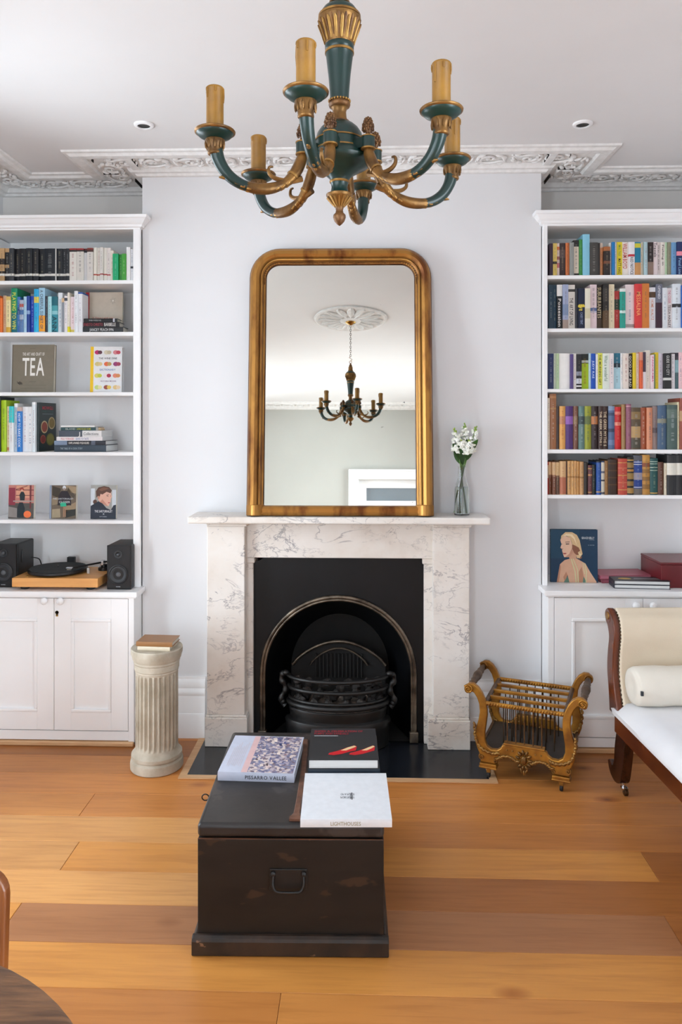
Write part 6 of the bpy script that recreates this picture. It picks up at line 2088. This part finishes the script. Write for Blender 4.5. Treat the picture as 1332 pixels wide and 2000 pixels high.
# upholstered seat, softly domed
se = MB(LINEN)
NX, NY = 14, 26
vs, fs = [], []
sx0, sx1, sy0, sy1 = CX0 - .012, CX1 + .012, CYF - .01, CYH - .005
for j in range(NY + 1):
    for i in range(NX + 1):
        u, v = i / NX, j / NY
        eu, ev = min(u, 1 - u) * (sx1 - sx0), min(v, 1 - v) * (sy1 - sy0)
        e_ = min(eu, ev)
        hh = .038 + .028 * min(1, e_ / .06) ** .5 + .018 * math.sin(PI * u) * math.sin(PI * v) ** .5
        vs.append((sx0 + (sx1 - sx0) * u, sy0 + (sy1 - sy0) * v, .3505 + (hh if e_ > 0 else .024)))
top_n = len(vs)
for j in range(NY):
    for i in range(NX):
        a = j * (NX + 1) + i
        fs.append((a, a + 1, a + NX + 2, a + NX + 1))
ring = [i for i in range(NX + 1)] + [j * (NX + 1) + NX for j in range(1, NY + 1)] + [NY * (NX + 1) + i for i in range(NX - 1, -1, -1)] + [j * (NX + 1) for j in range(NY - 1, 0, -1)]
lowr = len(vs)
cxm, cym = (sx0 + sx1) / 2, (sy0 + sy1) / 2
for r in ring:
    x_, y_, z_ = vs[r]
    vs.append((cxm + (x_ - cxm) * .985, cym + (y_ - cym) * .992, .3508))
m = len(ring)
for q in range(m):
    fs.append((ring[q], lowr + q, lowr + (q + 1) % m, ring[(q + 1) % m]))
fs.append(tuple(lowr + q for q in range(m)))
se.add(vs, fs)
se.build('seat_cushion', chs, smooth=60)
# sabre legs
lp_f = spline([(CYH - .085, .272), (CYH - .075, .22), (CYH - .055, .13), (CYH - .03, .060), (CYH + .02, .037), (CYH + .07, .048), (CYH + .095, .072)], 5)
lp_r = spline([(CYH + .105, .098), (CYH + .085, .108), (CYH + .055, .098), (CYH + .035, .13), (CYH + .025, .20), (CYH + .005, .27), (CYH - .005, .272)], 5)
for x0 in (CX0 + .016, CX1 - .06):
    lg = MB(MAHOG_DARK)
    yz_prism(lg, list(lp_f) + list(lp_r), x0, x0 + .044)
    l_o = lg.build('leg', chs, bev=.006, bseg=2, smooth=40)
    ct = MB(CHROME)
    ct.lathe([(.009, .030), (.010, .034), (.010, .066)], (x0 + .025, CYH - .012, 0), 12)
    ct.box(x0 + .012, x0 + .038, CYH - .034, CYH - .006, .026, .034)
    ct.use(STUD)
    ct.lathe([(.014, -.008), (.0165, -.006), (.0165, .006), (.014, .008)], (x0 + .027, CYH - .028, .0172), 16, ax=0)
    ct.build('castor', l_o, smooth=40)
for x0 in (CX0 + .02, CX1 - .07):
    lg = MB(MAHOG_DARK)
    yz_prism(lg, [(2 * CYF + CYH - CYH - a + CYH - CYF - .0 + 0, z) for a, z in []] or [(CYF + .09, .272), (CYF + .07, .2), (CYF + .03, .09), (CYF - .03, .05), (CYF - .05, .001), (CYF + .03, .001), (CYF + .06, .06), (CYF + .03, .2), (CYF + .01, .272)][::-1], x0, x0 + .05)
    lg.build('leg', chs, bev=.006)
# the whole chaise stands a little askew, turned about its head corner
CH_A = math.radians(3.2)
_c = Vector((CX0, CYH, 0))
chs.location = _c + Matrix.Rotation(CH_A, 3, 'Z') @ (chs.location - _c)
chs.rotation_euler = (0, 0, CH_A)
# bolster
bl_y, bl_r = CYH - .098, .082
bz = .3505 + .070 + bl_r
bs = MB(BOLSTER_M)
bx_0, bx_1 = CX0 + .035, CX1 - .03
pf = [(.004, bx_0 + .012), (.03, bx_0 + .006), (.055, bx_0 + .002), (.072, bx_0 + .006), (bl_r - .002, bx_0 + .022), (bl_r, bx_0 + .06)] + [(bl_r + .002 * math.sin(q * 2.1), bx_0 + .06 + (bx_1 - bx_0 - .12) * q / 8) for q in range(1, 8)] + [(bl_r, bx_1 - .06), (bl_r - .002, bx_1 - .022), (.072, bx_1 - .006), (.055, bx_1 - .002), (.004, bx_1 - .008)]
bs.lathe(pf, (0, bl_y, bz), 32, ax=0)
bst = thing('bolster', ((bx_0 + bx_1) / 2, bl_y, bz - bl_r), 'ivory cotton bolster lying against the cream back of the chaise', 'cushion')
bs.build('cover', bst, smooth=60)
MB(print_mat('2c3038')).box(bx_0 + .010, bx_0 + .020, bl_y - bl_r - .003, bl_y - bl_r + .006, bz - .012, bz + .006).build('tag', bst)
bst.location = _c + Matrix.Rotation(CH_A, 3, 'Z') @ (bst.location - _c)
bst.rotation_euler = (0, 0, CH_A)

# ================================================================ ROUND TABLE AND CHAIR AT THE NEAR CORNER
TC = Vector((-.765, .735, 0))
TR, TZ = .475, .75
tb = thing('round_table', (TC.x, TC.y, .0005), 'round table with a worn brown wooden top at the bottom corner', 'table')
MB(TABLE_WOOD).lathe([(.002, TZ - .028), (TR - .012, TZ - .028), (TR - .002, TZ - .022), (TR, TZ - .012), (TR - .003, TZ - .003), (TR - .010, TZ), (.002, TZ)], TC, 72).build('table_top', tb, smooth=40)
MB(TABLE_WOOD).lathe([(.06, .06), (.045, .10), (.035, .25), (.05, .40), (.04, .55), (.06, .70), (.12, TZ - .029)], TC, 24).build('pedestal', tb, smooth=40)
for q in range(3):
    a = 2 * PI * q / 3 + .4
    MB(TABLE_WOOD).tube(spline([(TC.x + .03 * math.cos(a), TC.y + .03 * math.sin(a), .16), (TC.x + .16 * math.cos(a), TC.y + .16 * math.sin(a), .13), (TC.x + .27 * math.cos(a), TC.y + .27 * math.sin(a), .05), (TC.x + .31 * math.cos(a), TC.y + .31 * math.sin(a), .022)], 5), .021, 10).build('leg', tb, smooth=60)
WY = 1.42
wx1 = at(9, 1800, WY).x
wz1 = at(5, 1708, WY).z
ch = thing('wooden_chair', (wx1 - .2, WY - .2, .0005), 'brown wooden chair with a rounded back beside the round table', 'chair')
bp = MB(CHAIR_WOOD)
hwc = .21
outl = [(-hwc, .42), (-hwc, wz1 - .05)] + [(-hwc + .05 - .05 * math.cos(PI / 2 * q / 6), wz1 - .05 + .05 * math.sin(PI / 2 * q / 6)) for q in range(1, 7)] + [(hwc - .05 + .05 * math.sin(PI / 2 * q / 6), wz1 - .05 + .05 * math.cos(PI / 2 * q / 6)) for q in range(0, 7)] + [(hwc, .42)]
hole = [(-hwc + .045, .50), (-hwc + .045, wz1 - .09)]
bp.prism(outl, lambda a, z, d: (wx1 - hwc + a, WY + d + .06 * (z - .42), z), -.012, .012)
bp.build('backrest', ch, bev=.006, bseg=3)
MB(CHAIR_WOOD).box(wx1 - 2 * hwc, wx1, WY - .40, WY + .0, .43, .455).build('seat', ch, bev=.008, bseg=3)
for sx in (wx1 - 2 * hwc + .03, wx1 - .03):
    for sy in (WY - .37, WY - .03):
        MB(CHAIR_WOOD).tube([(sx, sy, .4295), (sx, sy, .001)], [.018, .012], 12).build('leg', ch, smooth=50)

# ================================================================ CHANDELIER
CHZ = CAM_Z
S_ = 955.0
zc_ = lambda py: CAM_Z + (HORIZON - py) / S_
cha = thing('chandelier', (CHX, CHY, zc_(441)), 'six-armed dark green and gilt chandelier with mustard candles hanging from the ceiling', 'chandelier')
CC = (CHX, CHY, 0)


def turned(name, m, prof, seg=32, smooth=40, parent=cha):
    return MB(m).lathe([(r / S_, zc_(py)) for py, r in prof], CC, seg).build(name, parent, smooth=smooth)


turned('acorn_drop', GILT_DARK, [(441, 1), (438, 5), (432, 10), (425, 12.5), (420, 12), (416, 8), (411, 7), (407, 8)], 20)
cupb = turned('leaf_cup_lower', GILT, [(407, 7), (403, 9), (394, 17), (386, 24), (383, 26), (380, 26), (380, 20)], 28)
lv = MB(GILT_LINE)
for q in range(16):
    a = 2 * PI * q / 16
    lv.tube([(CHX + r / S_ * math.cos(a), CHY + r / S_ * math.sin(a), zc_(py)) for py, r in ((404, 9), (395, 17), (387, 24.5))], [.0014, .0024, .0018], 5)
lv.build('gadroons', cupb, smooth=60)
turned('lower_neck', GREEN, [(380, 21), (374, 17), (366, 15.5), (360, 16.5), (357, 18)])
turned('gilt_ring', GILT_LINE, [(358, 18), (356.5, 19.5), (354, 19.5), (353, 18)])
turned('bowl', GREEN, [(354, 17), (350, 19), (342, 27), (334, 40), (326, 55), (320, 62), (314, 63.5), (308, 60), (300, 52), (296, 48)])
for y0, y1 in ((296.5, 294), (277.5, 275)):
    turned('gilt_ring', GILT_LINE, [(y0, 46), (y0, 48.5), (y1, 48.5), (y1, 46)])
turned('body_band', GREEN, [(296, 46.5), (296, 47.5), (276, 47), (276, 46)])
turned('dome', GREEN, [(276, 47), (272, 46), (262, 43.5), (252, 37), (245, 29), (240, 19), (239, 12)])
turned('flange', GILT_DARK, [(241, 18), (240, 20), (238, 20), (237, 17)])
turned('gilt_neck', GILT, [(238, 16.5), (230, 14), (220, 13), (213, 14.5), (211, 17)], 24)
turned('bead_ring', GILT_DARK, [(211, 17), (209, 20), (205, 21.5), (201, 20), (199, 18)], 24)
bd = MB(GILT_LINE)
for q in range(22):
    a = 2 * PI * q / 22
    bd.ball((CHX + 20 / S_ * math.cos(a), CHY + 20 / S_ * math.sin(a), zc_(198)), 2.6 / S_, 6, 4)
bd.build('beads', cha, smooth=60)
turned('shaft', GREEN, [(199, 18), (180, 19), (150, 21.5), (120, 25), (108, 26.5), (106, 27)])
turned('gilt_ring', GILT_LINE, [(106, 26.5), (105.5, 28.5), (101, 28.5), (100.5, 26)])
turned('upper_collar', GREEN, [(101, 26.5), (99, 28), (90, 28.5), (88, 27)])
cup = turned('leaf_cup_upper', GILT, [(89, 27), (84, 28.5), (70, 31), (58, 35), (48, 40), (42, 42), (38, 42), (36, 39)], 36)
lv = MB(GILT_LINE)
lv2 = MB(GILT_DARK)
for q in range(18):
    a = 2 * PI * q / 18
    for mb_, sh_, (ya, yb2) in ((lv, 0, (86, 48)), (lv2, PI / 18, (80, 44))):
        aa = a + sh_
        path = [(CHX + r / S_ * math.cos(aa), CHY + r / S_ * math.sin(aa), zc_(py)) for py, r in ((ya, 28.5), ((ya + yb2) / 2, 33.5), (yb2 + 4, 39.5), (yb2, 42.5))]
        mb_.tube(path, [.0018, .0034, .0032, .0010], 5, .7)
lv.build('leaves', cup, smooth=60)
lv2.build('leaves', cup, smooth=60)
turned('gilt_ring', GILT_LINE, [(37, 39), (36, 41.5), (32, 41.5), (31, 38)], 36)
turned('upper_dome', GREEN, [(32, 38), (27, 37), (18, 31), (12, 22), (9, 17)])
turned('gilt_finial', GILT, [(10, 18), (9, 21), (4, 20), (-2, 17), (-10, 16), (-18, 18), (-26, 14), (-40, 10), (-48, 6), (-56, 4)], 24)
zr0 = zc_(-56)
hk = MB(GILT_LINE)
hk.tube([(CHX + .010 * math.cos(t), CHY, zr0 + .008 + .010 * math.sin(t)) for t in [2 * PI * q / 14 for q in range(15)]], .0022, 6, cap=False, up=(0, 1, 0))
hk.tube(spline([(CHX, CHY, zr0 + .018), (CHX + .012, CHY, zr0 + .03), (CHX - .010, CHY, zr0 + .045), (CHX, CHY, zr0 + .056)], 5), .002, 6)
hk.build('hook', cha, smooth=60)
z_ = zr0 + .054
k = 0
while z_ < ZC - .06:
    ln = MB(CHAIN_M)
    L = .018
    ln.tube([(CHX + (.006 * math.cos(t) if k % 2 == 0 else 0), CHY + (.006 * math.cos(t) if k % 2 else 0), z_ + L / 2 + (L / 2 + .003) * math.sin(t)) for t in [2 * PI * q / 10 for q in range(11)]], .0016, 5, cap=False, up=(0, 1, 0) if k % 2 == 0 else (1, 0, 0))
    ln.build('chain_link', cha, smooth=60)
    z_ += L
    k += 1
MB(BRASS).lathe([(.004, ZC - .062), (.016, ZC - .056), (.035, ZC - .046), (.044, ZC - .038), (.044, ZC - .0365)], CC, 24).build('ceiling_cup', cha, smooth=50)

AR_ = .253
zpan = CAM_Z + .558
zb = lambda py: CAM_Z + (HORIZON - py) / 1011.0
arm_path = spline([(.0775, zc_(310)), (.081, 2.150), (.091, 2.128), (.107, 2.108), (.130, zb(350)), (.156, zb(357)), (.185, zb(356)), (.210, zb(348)), (.231, zb(332)), (.245, zb(310)), (.251, zb(288)), (.253, zpan - .006)], 4)
L0 = (CHX, CHY, zc_(441))
rel = lambda s, t, z: (s, t, z - L0[2])
cut = int(len(arm_path) * .56)
A_green = MB(GREEN).tube([rel(s, 0, z) for s, z in arm_path[cut - 2:]], [.0098 + .0045 * q / (len(arm_path) - cut + 1) for q in range(len(arm_path) - cut + 2)], 12)
A_gilt = MB(GILT).tube([rel(s, 0, z) for s, z in arm_path[:cut + 1]], [.0088 + .003 * abs(math.sin(q * .23)) for q in range(cut + 1)], 10)
A_leaf = MB(GILT_LINE)
for q in range(6, cut + 8, 2):
    (s, z), (s2, z2) = arm_path[q], arm_path[q + 1]
    an = math.atan2(z2 - z, s2 - s)
    for t in (-.0055, 0, .0055):
        A_leaf.ball(rel(s, t, z - .0068 + abs(t) * .5), (.0105, .0042, .0042), 7, 4, Matrix.Rotation(-an + .25, 3, 'Y'))
ti = arm_path[cut + 8]
A_leaf.tube([rel(ti[0] - .01, 0, ti[1] - .011), rel(ti[0], 0, ti[1] - .0145), rel(ti[0] + .010, 0, ti[1] - .0150)], [.005, .0045, .0015], 6)
cu_ = arm_path[int(cut * .62)]
A_curl = MB(GILT).tube([rel(*p) for p in spline([(cu_[0] - .045, 0, cu_[1] + .018), (cu_[0] - .02, 0, cu_[1] + .0105), (cu_[0] + .008, 0, cu_[1] + .013), (cu_[0] + .022, 0, cu_[1] + .022), (cu_[0] + .022, 0, cu_[1] + .034), (cu_[0] + .014, 0, cu_[1] + .036)], 4)], [.0065 - .0045 * q / 20 for q in range(21)], 7)
A_ring = MB(GILT_LINE).tube([rel(*p) for p in ((.0965, 0, 2.1205), (.0990, 0, 2.1170))], .0125, 12)
pz = zpan
A_pan = MB(GREEN).lathe([(.012, pz - .010), (.020, pz - .008), (.031, pz - .002), (.0365, pz + .004), (.0365, pz + .0065), (.030, pz + .003), (.010, pz + .0005)], (AR_, 0, -L0[2]), 32)
A_rim = MB(GILT).lathe([(.0362, pz + .0035), (.0392, pz + .005), (.0398, pz + .0075), (.0385, pz + .0092), (.0358, pz + .0068)], (AR_, 0, -L0[2]), 32, cap=False)
A_col = MB(GILT).lathe([(.0125, pz - .038), (.0142, pz - .036), (.0142, pz - .033), (.0135, pz - .031), (.0165, pz - .020), (.0195, pz - .010), (.0185, pz - .0085)], (AR_, 0, -L0[2]), 20)
for q in range(9):
    a = 2 * PI * q / 9
    A_col.ball((AR_ + .0172 * math.cos(a), .0172 * math.sin(a), pz - .018 - L0[2]), (.003, .003, .010), 5, 4)
# candle tube with a melted lip and a few drips
A_can = MB(CANDLE)
rc2 = random.Random(8)
cz0, cz1 = pz + .002 - L0[2], pz + .092 - L0[2]
A_can.lathe([(.0168, cz0), (.0168, cz1 - .006), (.0178, cz1 - .004), (.0176, cz1 - .001), (.0155, cz1 + .001), (.0125, cz1 - .001), (.011, cz1 - .010)], (AR_, 0, 0), 20)
for a, l_ in ((.4, .022), (1.5, .012), (2.7, .03), (3.9, .016), (4.6, .038), (5.6, .014)):
    A_can.tube([(AR_ + .0168 * math.cos(a), .0168 * math.sin(a), cz1 - .003), (AR_ + .0172 * math.cos(a), .0172 * math.sin(a), cz1 - l_ * .6), (AR_ + .0168 * math.cos(a), .0168 * math.sin(a), cz1 - l_)], [.002, .0022, .0016], 6)
# lug on the body with a pine-cone finial
LR = .0775
A_lug = MB(GREEN)
A_lug.lathe([(.0135, zc_(308)), (.0135, zc_(288))], (LR, 0, -L0[2]), 20)
A_lug.box(.044, LR, -.0125, .0125, zc_(307) - L0[2], zc_(289) - L0[2])
A_lug.use(GILT_LINE)
A_lug.lathe([(.0128, zc_(311)), (.0145, zc_(310.5)), (.0145, zc_(308)), (.0128, zc_(307.5))], (LR, 0, -L0[2]), 20)
A_lug.lathe([(.0128, zc_(288.5)), (.0145, zc_(288)), (.0145, zc_(286)), (.006, zc_(285.5))], (LR, 0, -L0[2]), 20)
A_fin = MB(GILT_DARK)
A_fin.lathe([(.006, zc_(286)), (.0075, zc_(284)), (.005, zc_(281)), (.005, zc_(279)), (.0095, zc_(275)), (.0105, zc_(268)), (.0085, zc_(260)), (.005, zc_(253)), (.001, zc_(248))], (LR, 0, -L0[2]), 16)
for r in range(5):
    for q in range(8):
        a = 2 * PI * (q + .5 * (r % 2)) / 8
        rr_ = (.0102, .0106, .0096, .0078, .0055)[r]
        A_fin.ball((LR + rr_ * math.cos(a), rr_ * math.sin(a), zc_(274 - 5 * r) - L0[2]), (.0028, .0028, .0036), 5, 3)
parts = [('gilt_sleeve', A_gilt), ('acanthus_leaf', A_leaf), ('leaf_curl', A_curl), ('gilt_band', A_ring), ('drip_pan', A_pan), ('pan_rim', A_rim), ('leaf_collar', A_col), ('candle', A_can), ('lug', A_lug), ('pine_cone', A_fin)]
arm0 = A_green.build('arm', cha, smooth=60, local=True)
kids = [mb_.build(nm, arm0, smooth=50, local=True) for nm, mb_ in parts]
for q in range(6):
    phi = math.radians(11.2 + 60 * q)
    ang = math.atan2(-math.cos(phi), -math.sin(phi))
    a_ = arm0
    if q:
        a_ = copy_part(arm0, cha)
        for kd in kids:
            copy_part(kd, a_)
    a_.rotation_euler = (0, 0, ang)
